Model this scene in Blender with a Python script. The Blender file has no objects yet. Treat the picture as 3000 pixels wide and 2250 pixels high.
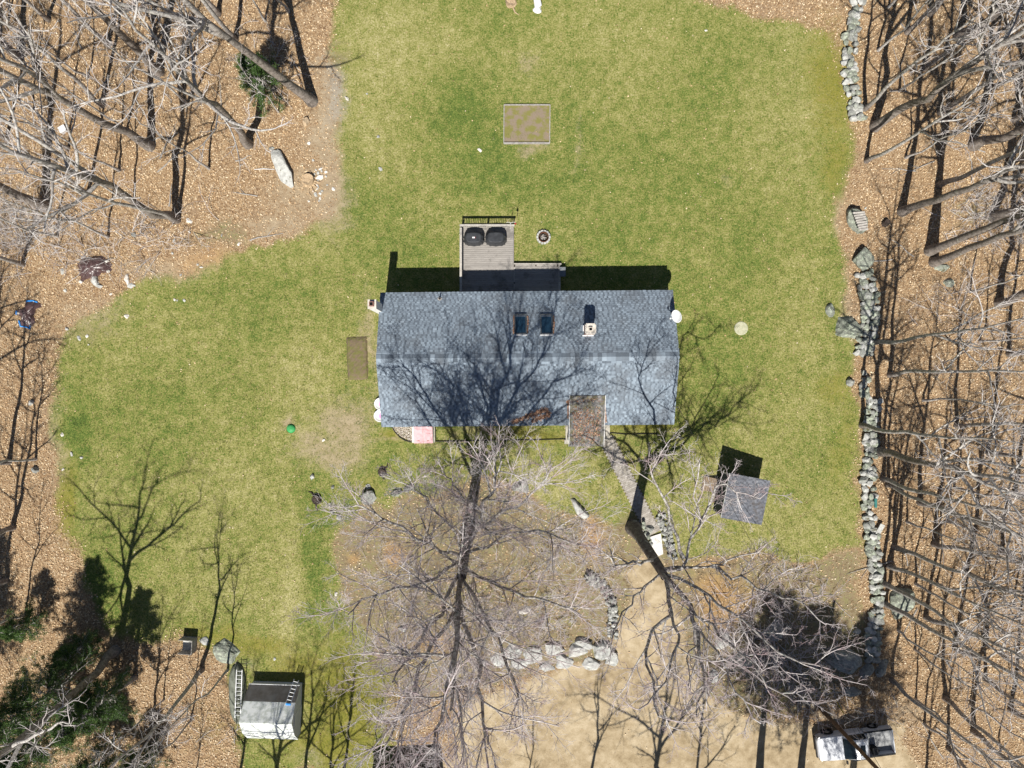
import bpy, bmesh, math, random
import numpy as np
from mathutils import Vector, Matrix
rad = math.radians
sc = bpy.context.scene
C = sc.collection
random.seed(7)
RNG = np.random.default_rng(11)

# ------------------------------------------------------------------ camera, sky, sun, exposure
H = 52.0          # drone height above the lawn, metres
S = 40.0          # photo pixels per metre at ground level (3000 px wide)
cam = bpy.data.cameras.new('camera'); cam_o = bpy.data.objects.new('camera', cam); C.objects.link(cam_o)
cam_o.location = (0, 0, H); cam_o.rotation_euler = (0, 0, 0)
cam.sensor_width = 36; cam.lens = 18 / (37.5 / H); cam.clip_end = 2000
sc.camera = cam_o
SH = (0.084, 0.73)     # ground shadow of a one metre post
w = bpy.data.worlds.new('World'); sc.world = w; w.use_nodes = True
wn = w.node_tree.nodes; wl = w.node_tree.links
sky = wn.new('ShaderNodeTexSky'); sky.sky_type = 'NISHITA'; sky.sun_disc = False
sky.sun_elevation = math.atan(1 / math.hypot(*SH)); sky.sun_rotation = math.atan2(-SH[0], -SH[1])
sky.air_density = 0.8; sky.dust_density = 0.2; sky.ozone_density = 1.5
wl.new(sky.outputs[0], wn['Background'].inputs[0]); wn['Background'].inputs[1].default_value = 0.05
sun = bpy.data.lights.new('sun', 'SUN'); sun.energy = 5.0; sun.angle = rad(0.5); sun.color = (1, 0.955, 0.88)
sun_o = bpy.data.objects.new('sun', sun); C.objects.link(sun_o)
sun_o.rotation_euler = Vector((SH[0], SH[1], -1)).to_track_quat('-Z', 'Y').to_euler(); sun_o.location = (0, 0, 60)
vs = sc.view_settings; vs.view_transform = 'Standard'; vs.look = 'None'; vs.exposure = 0.44; vs.gamma = 1

# ------------------------------------------------------------------ helpers
def W(px, py, z=0.0):
    k = (H - z) / H / S
    return Vector(((px - 1500) * k, (1125 - py) * k, z))
def tag(o, label=None, cat=None, group=None, kind=None):
    if label: o['label'] = label
    if cat: o['category'] = cat
    if group: o['group'] = group
    if kind: o['kind'] = kind
    return o
def empty(name, loc, rz=0.0, label=None, cat=None, group=None):
    o = bpy.data.objects.new(name, None); C.objects.link(o); o.location = loc; o.rotation_euler = (0, 0, rz)
    o.empty_display_size = 0.2
    return tag(o, label, cat, group)
def link(name, me, parent=None, loc=None, rot=None, scale=None):
    o = bpy.data.objects.new(name, me); C.objects.link(o)
    if parent: o.parent = parent
    if loc is not None: o.location = loc
    if rot is not None: o.rotation_euler = rot
    if scale is not None: o.scale = scale
    return o
def np_mesh(name, V, F, mat, smooth=False, attrs=None):
    V = np.asarray(V, np.float32); F = np.asarray(F, np.int32)
    me = bpy.data.meshes.new(name); n = F.shape[1]
    me.vertices.add(len(V)); me.vertices.foreach_set('co', V.ravel())
    me.loops.add(F.size); me.loops.foreach_set('vertex_index', F.ravel())
    me.polygons.add(len(F)); me.polygons.foreach_set('loop_start', np.arange(0, F.size, n, dtype=np.int32))
    me.polygons.foreach_set('loop_total', np.full(len(F), n, np.int32))
    me.polygons.foreach_set('use_smooth', np.full(len(F), smooth))
    for k, (typ, dom, arr) in (attrs or {}).items():
        a = me.attributes.new(k, typ, dom)
        a.data.foreach_set('vector' if typ == 'FLOAT_VECTOR' else 'value', np.asarray(arr, np.float32).ravel())
    me.update(calc_edges=True); me.materials.append(mat)
    return me

class MB:
    """collects polygons for one mesh object"""
    def __init__(s): s.v = []; s.f = []; s.m = []; s.cur = 0
    def add(s, vs, fs):
        b = len(s.v); s.v += [tuple(p) for p in vs]
        for f in fs: s.f.append([b + i for i in f]); s.m.append(s.cur)
    def hexa(s, p):   # p: bottom 4 (ccw), top 4
        s.add(p, [(3, 2, 1, 0), (4, 5, 6, 7), (0, 1, 5, 4), (1, 2, 6, 5), (2, 3, 7, 6), (3, 0, 4, 7)])
    def box(s, c, d, rz=0, M=None):
        x, y, z = d[0] / 2, d[1] / 2, d[2] / 2
        P = [Vector(q) for q in ((-x, -y, -z), (x, -y, -z), (x, y, -z), (-x, y, -z), (-x, -y, z), (x, -y, z), (x, y, z), (-x, y, z))]
        if M is None: M = Matrix.Rotation(rz, 3, 'Z')
        s.hexa([M @ q + Vector(c) for q in P])
    def bar(s, a, b, wd, ht):
        a = Vector(a); b = Vector(b); d = (b - a); L = d.length; d.normalize()
        up = Vector((0, 0, 1)) if abs(d.z) < 0.95 else Vector((0, 1, 0))
        sx = d.cross(up).normalized(); uz = sx.cross(d)
        M = Matrix((d, -sx, uz)).transposed()
        s.box((a + b) / 2, (L, wd, ht), M=M)
    def tube(s, pts, rs, n=8, cap=True):
        pts = [Vector(p) for p in pts]
        if not hasattr(rs, '__len__'): rs = [rs] * len(pts)
        rings = []
        for i, p in enumerate(pts):
            t = (pts[min(i + 1, len(pts) - 1)] - pts[max(i - 1, 0)]).normalized()
            ref = Vector((0, 0, 1)) if abs(t.z) < 0.9 else Vector((1, 0, 0))
            u = t.cross(ref).normalized(); v = t.cross(u)
            rings.append([p + (u * math.cos(a) + v * math.sin(a)) * rs[i] for a in [2 * math.pi * k / n for k in range(n)]])
        vs = [q for r in rings for q in r]
        fs = [(i * n + k, i * n + (k + 1) % n, (i + 1) * n + (k + 1) % n, (i + 1) * n + k) for i in range(len(pts) - 1) for k in range(n)]
        if cap: fs += [tuple(range(n))[::-1], tuple(range((len(pts) - 1) * n, len(pts) * n))]
        s.add(vs, fs)
    def lathe(s, prof, n=24, c=(0, 0, 0), M=None):
        vs = []
        for r, z in prof:
            for k in range(n):
                a = 2 * math.pi * k / n; q = Vector((r * math.cos(a), r * math.sin(a), z))
                vs.append((M @ q if M else q) + Vector(c))
        fs = [(i * n + k, i * n + (k + 1) % n, (i + 1) * n + (k + 1) % n, (i + 1) * n + k) for i in range(len(prof) - 1) for k in range(n)]
        s.add(vs, fs)
    def prism(s, poly, z0, z1):
        n = len(poly)
        s.add([(x, y, z0) for x, y in poly] + [(x, y, z1) for x, y in poly],
              [tuple(range(n))[::-1], tuple(range(n, 2 * n))] + [(i, (i + 1) % n, n + (i + 1) % n, n + i) for i in range(n)])
    def mesh(s, name, mats, smooth=False):
        me = bpy.data.meshes.new(name); me.from_pydata(s.v, [], s.f)
        for m in (mats if isinstance(mats, (list, tuple)) else [mats]): me.materials.append(m)
        me.polygons.foreach_set('material_index', s.m)
        if smooth: me.polygons.foreach_set('use_smooth', [True] * len(s.f))
        bm = bmesh.new(); bm.from_mesh(me); bmesh.ops.recalc_face_normals(bm, faces=bm.faces); bm.to_mesh(me); bm.free()
        return me
    def build(s, name, mats, parent=None, loc=None, rot=None, smooth=False):
        return link(name, s.mesh(name, mats, smooth), parent, loc, rot)

# ------------------------------------------------------------------ node helpers and materials
class NT:
    def __init__(s, name):
        s.mat = bpy.data.materials.new(name); s.mat.use_nodes = True; s.t = s.mat.node_tree
        s.b = s.t.nodes['Principled BSDF']; s.b.inputs['Specular IOR Level'].default_value = 0.25
        s._pos = None
    def n(s, typ): return s.t.nodes.new(typ)
    def l(s, a, b): s.t.links.new(a, b)
    def put(s, sock, v):
        if isinstance(v, (int, float)): sock.default_value = v
        elif isinstance(v, (tuple, list)): sock.default_value = tuple(v) + ((1,) if len(v) == 3 and len(sock.default_value) == 4 else ())
        else: s.l(v, sock)
    def pos(s, obj=False):
        if obj: return s.n('ShaderNodeTexCoord').outputs['Object']
        if s._pos is None: s._pos = s.n('ShaderNodeNewGeometry').outputs['Position']
        return s._pos
    def noise(s, scale, detail=3, rough=0.55, vec=None, dist=0):
        q = s.n('ShaderNodeTexNoise'); s.l(vec if vec is not None else s.pos(), q.inputs['Vector'])
        q.inputs['Scale'].default_value = scale; q.inputs['Detail'].default_value = detail
        q.inputs['Roughness'].default_value = rough; q.inputs['Distortion'].default_value = dist
        return q.outputs['Fac']
    def math(s, op, a, b=0.0, c=None, clamp=False):
        q = s.n('ShaderNodeMath'); q.operation = op; q.use_clamp = clamp
        s.put(q.inputs[0], a); s.put(q.inputs[1], b)
        if c is not None: s.put(q.inputs[2], c)
        return q.outputs[0]
    def ss(s, v, lo, hi, a=0.0, b=1.0):
        q = s.n('ShaderNodeMapRange'); q.interpolation_type = 'SMOOTHSTEP'
        s.put(q.inputs['Value'], v); q.inputs['From Min'].default_value = lo; q.inputs['From Max'].default_value = hi
        q.inputs['To Min'].default_value = a; q.inputs['To Max'].default_value = b
        return q.outputs[0]
    def mix(s, f, a, b, mode='MIX'):
        q = s.n('ShaderNodeMix'); q.data_type = 'RGBA'; q.blend_type = mode
        s.put(q.inputs['Factor'], f); s.put(q.inputs[6], a); s.put(q.inputs[7], b)
        return q.outputs[2]
    def ramp(s, f, stops):
        q = s.n('ShaderNodeValToRGB'); e = q.color_ramp.elements
        while len(e) < len(stops): e.new(0.5)
        for i, (p, c) in enumerate(stops): e[i].position = p; e[i].color = tuple(c) + (1,)
        s.l(f, q.inputs[0]); return q.outputs[0]
    def attr(s, name):
        q = s.n('ShaderNodeAttribute'); q.attribute_name = name; return q
    def bump(s, h, strength=0.5, dist=0.02):
        q = s.n('ShaderNodeBump'); q.inputs['Strength'].default_value = strength; q.inputs['Distance'].default_value = dist
        s.l(h, q.inputs['Height']); s.l(q.outputs[0], s.b.inputs['Normal'])
    def done(s, col, rough=0.85, spec=None, metal=0):
        s.put(s.b.inputs['Base Color'], col); s.put(s.b.inputs['Roughness'], rough)
        s.b.inputs['Metallic'].default_value = metal
        if spec is not None: s.b.inputs['Specular IOR Level'].default_value = spec
        return s.mat

def plain(name, col, col2=None, scale=6, rough=0.7, bump=0.0, metal=0, spec=None, obj=False, lo=0.35, hi=0.65):
    m = NT(name); c2 = col2 or tuple(c * 0.75 for c in col)
    f = m.noise(scale, 5, 0.6, m.pos(True) if obj else None)
    c = m.mix(m.ss(f, lo, hi), col, c2)
    if bump: m.bump(m.noise(scale * 4, 4), bump, 0.01)
    return m.done(c, rough, spec, metal)

GREEN = (0.118, 0.165, 0.034); DGREEN = (0.065, 0.105, 0.025); STRAW = (0.385, 0.352, 0.165); PALE = (0.50, 0.455, 0.29); OLIVE = (0.225, 0.222, 0.066)
def grass_colour(m, green, pale, rnd=None):
    big = m.noise(0.16, 4, 0.6); mid = m.noise(1.3, 4, 0.65); fine = m.noise(9, 3, 0.7)
    tuft = m.noise(3.6, 2, 0.5, dist=0.6)
    v = m.math('MULTIPLY_ADD', m.math('MULTIPLY_ADD', big, 0.5, 0.2), 0.9, m.math('MULTIPLY_ADD', mid, 0.70, m.math('MULTIPLY_ADD', tuft, 0.45, m.math('MULTIPLY_ADD', fine, 1.5, -0.47))))   # about 1.3
    v = m.math('ADD', v, m.math('MULTIPLY', m.math('SUBTRACT', pale, green), 0.22))
    if rnd is not None: v = m.math('ADD', v, m.math('MULTIPLY_ADD', rnd, 0.5, -0.25))
    v = m.math('MULTIPLY_ADD', v, 1.0, -0.82, clamp=True)
    return m.ramp(v, [(0.0, DGREEN), (0.28, GREEN), (0.47, OLIVE), (0.62, (0.29, 0.277, 0.105)), (0.8, STRAW), (1.0, PALE)])

def ground_material():
    m = NT('ground')
    A = m.attr('mA').outputs['Vector']; B = m.attr('mB').outputs['Vector']; Cc = m.attr('mC').outputs['Vector']
    def sep(v):
        q = m.n('ShaderNodeSeparateXYZ'); m.l(v, q.inputs[0]); return q.outputs
    lawn, dirt, moss = sep(A); drive, mulch, green = sep(B); pale, gravel, orange = sep(Cc)
    big = m.noise(0.35, 4, 0.6); mid = m.noise(1.7, 4, 0.65); fine = m.noise(7, 4, 0.7); vf = m.noise(26, 3, 0.7)
    edge = m.math('MULTIPLY_ADD', mid, 0.9, m.math('MULTIPLY_ADD', fine, 0.9, -0.9))
    def fac(x, wd=0.22): return m.ss(m.math('ADD', x, edge), 0.5 - wd, 0.5 + wd)
    vor = m.n('ShaderNodeTexVoronoi'); vor.inputs['Scale'].default_value = 12; m.l(m.pos(), vor.inputs['Vector'])
    vs_ = m.n('ShaderNodeSeparateColor'); m.l(vor.outputs['Color'], vs_.inputs[0])
    leaf = m.ramp(vs_.outputs[0], [(0.0, (0.22, 0.135, 0.075)), (0.3, (0.40, 0.265, 0.145)), (0.65, (0.53, 0.37, 0.21)), (1.0, (0.66, 0.52, 0.34))])
    leaf = m.mix(m.ss(vor.outputs['Distance'], 0.02, 0.075, 0.0, 0.45), leaf, (0.09, 0.055, 0.035))
    leaf = m.mix(m.ss(big, 0.52, 0.75, 0, 0.45), leaf, (0.26, 0.185, 0.12))
    col = leaf
    g = grass_colour(m, green, pale)
    col = m.mix(fac(lawn, 0.3), col, g)
    mossc = m.ramp(m.math('MULTIPLY_ADD', fine, 0.6, m.math('MULTIPLY', mid, 0.5)), [(0.3, (0.06, 0.065, 0.012)), (0.5, (0.17, 0.165, 0.022)), (0.62, (0.24, 0.215, 0.05)), (0.75, (0.26, 0.20, 0.10))])
    col = m.mix(m.math('MULTIPLY', fac(moss, 0.35), 0.9), col, mossc)
    mul = m.ramp(m.math('MULTIPLY_ADD', fine, 0.55, m.math('MULTIPLY', mid, 0.55)), [(0.3, (0.055, 0.040, 0.018)), (0.45, (0.155, 0.115, 0.06)), (0.55, (0.25, 0.20, 0.125)), (0.63, (0.20, 0.185, 0.075)), (0.75, (0.38, 0.33, 0.24))])
    col = m.mix(fac(mulch, 0.35), col, mul)
    dirtc = m.ramp(m.math('MULTIPLY_ADD', vf, 0.5, m.math('MULTIPLY', mid, 0.5)), [(0.3, (0.20, 0.145, 0.095)), (0.5, (0.34, 0.27, 0.18)), (0.7, (0.47, 0.39, 0.27))])
    col = m.mix(m.math('MULTIPLY', fac(dirt, 0.35), 0.88), col, dirtc)
    grav = m.ramp(vf, [(0.3, (0.22, 0.20, 0.17)), (0.6, (0.36, 0.33, 0.27)), (0.75, (0.5, 0.47, 0.4))])
    col = m.mix(m.math('MULTIPLY', fac(gravel, 0.35), 0.8), col, grav)
    oran = m.ramp(m.math('MULTIPLY_ADD', vf, 0.6, m.math('MULTIPLY', mid, 0.4)), [(0.3, (0.26, 0.14, 0.06)), (0.6, (0.46, 0.29, 0.13))])
    col = m.mix(m.math('MULTIPLY', fac(orange, 0.35), 0.8), col, oran)
    sand = m.ramp(m.math('MULTIPLY_ADD', vf, 0.35, m.math('MULTIPLY_ADD', mid, 0.4, m.math('MULTIPLY', big, 0.35))), [(0.40, (0.21, 0.155, 0.088)), (0.53, (0.37, 0.29, 0.18)), (0.66, (0.52, 0.43, 0.295))])
    col = m.mix(fac(drive, 0.3), col, sand)
    m.bump(m.math('MULTIPLY_ADD', fine, 0.6, m.math('MULTIPLY', vf, 0.6)), 0.8, 0.06)
    return m.done(col, 0.95, 0.1)

def rndcol(name, stops, attr='rnd', rough=0.85, spec=0.2, extra=None, bump=None, trans=False, obj=False):
    m = NT(name)
    f = m.n('ShaderNodeObjectInfo').outputs['Random'] if obj else m.attr(attr).outputs['Fac']
    c = m.ramp(f, stops)
    if extra: c = m.mix(m.ss(m.noise(extra[0], 4, 0.65), extra[1], extra[2], 0, extra[3]), c, extra[4])
    if bump: m.bump(m.noise(bump[0], 3), bump[1], 0.01)
    return m.done(c, rough, spec)

def grass_blade_material():
    m = NT('grass_blades')
    q = m.n('ShaderNodeSeparateXYZ'); m.l(m.attr('gp').outputs['Vector'], q.inputs[0])
    return m.done(grass_colour(m, q.outputs[0], q.outputs[1], q.outputs[2]), 0.8, 0.15)

def bark_material():
    m = NT('bark')
    th = m.attr('thick').outputs['Fac']
    p = m.pos(True); f = m.noise(5, 5, 0.7, p); f2 = m.noise(1.3, 3, 0.6, p)
    thin = m.mix(m.ss(f2, 0.4, 0.6), (0.50, 0.455, 0.44), (0.62, 0.59, 0.57))
    mid_ = m.mix(m.ss(f, 0.4, 0.6), (0.54, 0.52, 0.49), (0.28, 0.255, 0.235))
    big = m.mix(m.ss(f, 0.35, 0.65), (0.29, 0.255, 0.225), (0.13, 0.11, 0.095))
    c = m.mix(m.ss(th, 0.015, 0.05), thin, mid_); c = m.mix(m.ss(th, 0.09, 0.22), c, big)
    c = m.mix(m.ss(m.noise(2.4, 3, 0.7, p), 0.60, 0.70, 0, 0.5), c, (0.42, 0.45, 0.36))
    m.bump(m.noise(14, 4, 0.7, p), 0.8, 0.03)
    return m.done(c, 0.9, 0.15)
def bark_dark_material():
    m = NT('maple_bark')
    th = m.attr('thick').outputs['Fac']; p = m.pos(True); f = m.noise(4, 5, 0.7, p)
    thin = m.ramp(m.noise(0.9, 3, 0.6, p), [(0.35, (0.40, 0.30, 0.31)), (0.5, (0.54, 0.48, 0.48)), (0.65, (0.66, 0.62, 0.61))])
    mid_ = m.mix(m.ss(f, 0.4, 0.6), (0.50, 0.48, 0.45), (0.20, 0.18, 0.165))
    big = m.mix(m.ss(f, 0.35, 0.65), (0.21, 0.185, 0.165), (0.09, 0.075, 0.068))
    c = m.mix(m.ss(th, 0.018, 0.05), thin, mid_); c = m.mix(m.ss(th, 0.09, 0.20), c, big)
    c = m.mix(m.ss(m.noise(2.1, 3, 0.7, p), 0.57, 0.68, 0, 0.7), c, (0.50, 0.53, 0.45))
    m.bump(m.noise(14, 4, 0.7, p), 0.8, 0.03)
    return m.done(c, 0.9, 0.15)

def rock_material(name, a, b, lichen, amt=0.6):
    m = NT(name); p = m.pos()
    c = m.mix(m.ss(m.noise(3.5, 5, 0.65, p), 0.35, 0.65), a, b)
    c = m.mix(m.ss(m.noise(5.5, 5, 0.7, p), 0.5, 0.62, 0, amt), c, lichen)
    c = m.mix(m.ss(m.noise(2.2, 5, 0.75, p), 0.60, 0.66, 0, 0.8), c, (0.085, 0.075, 0.03))
    m.bump(m.noise(9, 6, 0.7, p), 0.7, 0.06)
    return m.done(c, 0.92, 0.2)

def wood_material(name, a, b, along=(1, 12, 12)):
    m = NT(name); tc = m.n('ShaderNodeTexCoord'); mp = m.n('ShaderNodeMapping'); mp.inputs['Scale'].default_value = along
    m.l(m.pos(), mp.inputs['Vector'])
    f = m.noise(2.2, 5, 0.7, mp.outputs[0]); r = m.n('ShaderNodeObjectInfo').outputs['Random']
    c = m.mix(m.ss(f, 0.33, 0.67), a, b); c = m.mix(m.math('MULTIPLY', r, 0.45), c, tuple(x * 0.55 for x in a))
    c = m.mix(m.ss(m.noise(0.9, 4, 0.7), 0.52, 0.68, 0, 0.55), c, tuple(x * 0.35 for x in b))
    m.bump(f, 0.4, 0.01); return m.done(c, 0.9, 0.15)

M = {}
M['ground'] = ground_material()
M['blade'] = grass_blade_material()
M['bark'] = bark_material(); M['maple'] = bark_dark_material()
M['leaf'] = rndcol('dry_leaves', [(0, (0.26, 0.16, 0.085)), (0.35, (0.46, 0.305, 0.165)), (0.7, (0.60, 0.44, 0.26)), (1, (0.76, 0.64, 0.46))], rough=0.7)
M['roofleaf'] = rndcol('roof_leaves', [(0, (0.13, 0.07, 0.045)), (0.4, (0.30, 0.15, 0.09)), (0.75, (0.42, 0.25, 0.17)), (1, (0.55, 0.40, 0.28))], rough=0.8)
SHST = [(0, (0.115, 0.14, 0.17)), (0.3, (0.155, 0.188, 0.225)), (0.5, (0.195, 0.235, 0.28)), (0.8, (0.25, 0.305, 0.36)), (1, (0.30, 0.36, 0.42))]
SX = (0.45, 0.45, 0.68, 0.5, (0.10, 0.105, 0.115))
M['shingle'] = rndcol('shingles', SHST, extra=SX, bump=(60, 0.5))
M['shingle1'] = rndcol('shingle_single', SHST, extra=SX, bump=(60, 0.5), obj=True)
PST = [(0, (0.09, 0.085, 0.085)), (0.5, (0.16, 0.155, 0.15)), (1, (0.24, 0.235, 0.23))]
M['porch_sh'] = rndcol('porch_shingles', PST, extra=(2.2, 0.48, 0.62, 0.7, (0.13, 0.12, 0.055)), bump=(50, 0.6))
M['shed_sh'] = rndcol('shed_shingles', [(0, (0.085, 0.09, 0.105)), (0.5, (0.14, 0.148, 0.17)), (1, (0.20, 0.21, 0.235))], extra=(1.2, 0.5, 0.66, 0.6, (0.10, 0.085, 0.075)), bump=(50, 0.6))
M['siding'] = plain('house_siding', (0.62, 0.60, 0.56), (0.54, 0.52, 0.48), 2, 0.7)
M['trim'] = plain('white_trim', (0.78, 0.77, 0.75), (0.66, 0.65, 0.62), 3, 0.6)
M['felt'] = plain('roof_deck', (0.07, 0.075, 0.085), None, 4, 0.9)
M['glass'] = NT('skylight_glass').done((0.015, 0.04, 0.07), 0.06, 0.6)
M['darkglass'] = NT('dark_glass').done((0.012, 0.02, 0.025), 0.08, 0.5)
M['frame'] = plain('skylight_frame', (0.10, 0.11, 0.12), None, 8, 0.5)
M['brick'] = None
def brick_material():
    m = NT('chimney_brick'); q = m.n('ShaderNodeTexBrick'); m.l(m.pos(True), q.inputs['Vector'])
    q.inputs['Scale'].default_value = 4.5; q.inputs['Color1'].default_value = (0.27, 0.105, 0.075, 1); q.inputs['Color2'].default_value = (0.20, 0.085, 0.065, 1)
    q.inputs['Mortar'].default_value = (0.34, 0.30, 0.27, 1); q.inputs['Mortar Size'].default_value = 0.02
    return m.done(q.outputs['Color'], 0.9)
M['brick'] = brick_material()
M['concrete'] = plain('concrete', (0.50, 0.47, 0.41), (0.36, 0.34, 0.29), 5, 0.9, 0.3)
M['white_concrete'] = plain('white_concrete', (0.74, 0.72, 0.68), (0.60, 0.58, 0.53), 4, 0.9, 0.2)
M['mortar_cap'] = plain('chimney_cap', (0.66, 0.61, 0.54), (0.48, 0.43, 0.37), 6, 0.9, 0.3)
M['black'] = plain('matt_black', (0.012, 0.012, 0.013), (0.02, 0.02, 0.022), 6, 0.6)
M['soot'] = plain('soot', (0.008, 0.007, 0.007), None, 6, 0.95)
M['cover'] = plain('grill_cover', (0.030, 0.032, 0.036), (0.048, 0.051, 0.057), 3, 0.55, 0.2)
M['red'] = plain('red_plastic', (0.45, 0.02, 0.035), None, 5, 0.35)
M['white'] = plain('white_paint', (0.78, 0.78, 0.78), (0.70, 0.70, 0.70), 4, 0.45)
M['deck'] = wood_material('weathered_deck', (0.40, 0.375, 0.345), (0.27, 0.25, 0.23))
M['rail'] = wood_material('weathered_rail', (0.52, 0.49, 0.44), (0.36, 0.335, 0.30), (3, 3, 3))
M['ramp'] = wood_material('ramp_wood', (0.34, 0.26, 0.18), (0.22, 0.165, 0.115), (12, 2, 2))
M['greywood'] = plain('grey_boards', (0.40, 0.38, 0.35), (0.27, 0.25, 0.23), 5, 0.9, 0.3)
M['log'] = plain('split_wood', (0.42, 0.33, 0.24), (0.28, 0.22, 0.17), 7, 0.9, 0.3, obj=True)
M['rust'] = plain('rusty_steel', (0.23, 0.085, 0.04), (0.10, 0.045, 0.03), 9, 0.8, 0.4)
M['steel'] = plain('aluminium', (0.62, 0.63, 0.64), (0.50, 0.51, 0.52), 9, 0.35, 0, 0.7)
M['pink'] = plain('pink_paint', (0.68, 0.43, 0.45), (0.60, 0.34, 0.36), 4, 0.75, 0.15)
M['soil'] = plain('soil', (0.17, 0.125, 0.085), (0.14, 0.135, 0.045), 3.5, 0.95, 0.6)
M['bedsoil'] = plain('bed_soil', (0.235, 0.185, 0.135), (0.19, 0.18, 0.055), 1.7, 0.95, 0.8, lo=0.42, hi=0.6)
M['green'] = plain('green_plastic', (0.045, 0.30, 0.085), (0.07, 0.36, 0.12), 4, 0.5)
M['slate_siding'] = plain('slate_siding', (0.075, 0.095, 0.115), (0.06, 0.075, 0.09), 3, 0.8)
M['tarp'] = plain('brown_tarp', (0.105, 0.062, 0.060), (0.065, 0.038, 0.036), 5, 0.32, 0.3, spec=0.6)
M['blue'] = plain('blue_tarp_edge', (0.03, 0.22, 0.62), (0.05, 0.30, 0.72), 5, 0.4)
M['shedwhite'] = plain('mottled_white_roof', (0.72, 0.74, 0.72), (0.50, 0.53, 0.49), 3.2, 0.8, 0.3, lo=0.42, hi=0.6)
M['shedshade'] = plain('shade_toned_roof', (0.23, 0.195, 0.165), (0.33, 0.30, 0.27), 1.6, 0.85, 0.2)  # dark brown paints in the shade of the roof panel facing away from the sun
M['shedwall'] = plain('shed_white_wall', (0.66, 0.67, 0.68), (0.58, 0.59, 0.60), 3, 0.7)
M['pole'] = plain('pole_wood', (0.20, 0.125, 0.075), (0.10, 0.062, 0.04), 5, 0.9, 0.3)
M['yellow'] = plain('yellow_guard', (0.62, 0.47, 0.03), None, 5, 0.5)
M['rubber'] = plain('tyre_rubber', (0.018, 0.018, 0.019), None, 6, 0.85)
m = NT('truck_paint'); m.b.inputs['Coat Weight'].default_value = 0.8; m.b.inputs['Coat Roughness'].default_value = 0.05; M['paint'] = m.done((0.58, 0.60, 0.64), 0.35, 0.5)
M['bedliner'] = plain('bed_liner', (0.33, 0.335, 0.34), (0.24, 0.245, 0.25), 5, 0.6)
M['rock'] = rock_material('grey_rock', (0.30, 0.305, 0.285), (0.20, 0.20, 0.185), (0.47, 0.50, 0.42))
M['paleRock'] = rock_material('pale_rock', (0.50, 0.50, 0.475), (0.34, 0.34, 0.32), (0.60, 0.62, 0.56), 0.5)
M['greenrock'] = rock_material('lichen_rock', (0.27, 0.285, 0.24), (0.17, 0.18, 0.15), (0.46, 0.52, 0.40), 0.8)
M['whiterock'] = rock_material('fresh_broken_rock', (0.74, 0.70, 0.64), (0.60, 0.56, 0.50), (0.78, 0.76, 0.72), 0.3)
M['tanrock'] = rock_material('tan_rock', (0.52, 0.40, 0.26), (0.40, 0.30, 0.20), (0.58, 0.50, 0.38), 0.3)
M['paver'] = rndcol('pavers', [(0, (0.27, 0.245, 0.215)), (0.5, (0.35, 0.32, 0.285)), (1, (0.43, 0.40, 0.36))], obj=True, extra=(3, 0.45, 0.7, 0.4, (0.22, 0.20, 0.16)))
M['pebble'] = rndcol('pebbles', [(0, (0.12, 0.09, 0.07)), (0.4, (0.36, 0.29, 0.23)), (0.75, (0.55, 0.50, 0.43)), (1, (0.72, 0.69, 0.64))])
M['needle'] = rndcol('needles', [(0, (0.025, 0.055, 0.016)), (0.5, (0.06, 0.12, 0.03)), (1, (0.13, 0.20, 0.05))], rough=0.6)
M['hull'] = plain('grey_green_hull', (0.20, 0.215, 0.175), (0.12, 0.13, 0.10), 3, 0.75, 0.2)
M['greybin'] = plain('grey_plastic', (0.20, 0.215, 0.23), None, 4, 0.5)
M['teal'] = plain('teal_plastic', (0.05, 0.22, 0.20), None, 5, 0.45)
M['straw'] = plain('cut_stump', (0.50, 0.38, 0.24), (0.34, 0.24, 0.15), 9, 0.9, 0.5)
M['char'] = plain('dark_stump', (0.075, 0.055, 0.045), (0.03, 0.024, 0.02), 7, 0.95, 0.6)
M['magenta'] = plain('pink_print', (0.72, 0.24, 0.55), (0.80, 0.45, 0.68), 6, 0.4)
M['bluep'] = plain('blue_print', (0.12, 0.22, 0.55), None, 6, 0.4)

# ------------------------------------------------------------------ ground sheet with its zones
def vnoise(x, y, seed, cell):
    r = np.random.default_rng(seed); T = r.random((64, 64))
    u = x / cell; v = y / cell; i = np.floor(u).astype(int); j = np.floor(v).astype(int); a = u - i; b = v - j
    a = a * a * (3 - 2 * a); b = b * b * (3 - 2 * b); g = lambda p, q: T[p % 64, q % 64]
    return (g(i, j) * (1 - a) + g(i + 1, j) * a) * (1 - b) + (g(i, j + 1) * (1 - a) + g(i + 1, j + 1) * a) * b
def polymask(X, Y, poly, soft):
    inside = np.zeros(X.shape, bool); d = np.full(X.shape, 1e9); n = len(poly)
    for i in range(n):
        x0, y0 = poly[i]; x1, y1 = poly[(i + 1) % n]
        cond = (y0 > Y) != (y1 > Y)
        inside ^= cond & (X < (x1 - x0) * (Y - y0) / ((y1 - y0) or 1e-9) + x0)
        dx, dy = x1 - x0, y1 - y0; t = np.clip(((X - x0) * dx + (Y - y0) * dy) / (dx * dx + dy * dy), 0, 1)
        d = np.minimum(d, np.hypot(X - x0 - t * dx, Y - y0 - t * dy))
    return np.clip(0.5 + np.where(inside, d, -d) / (2 * soft), 0, 1)
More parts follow.
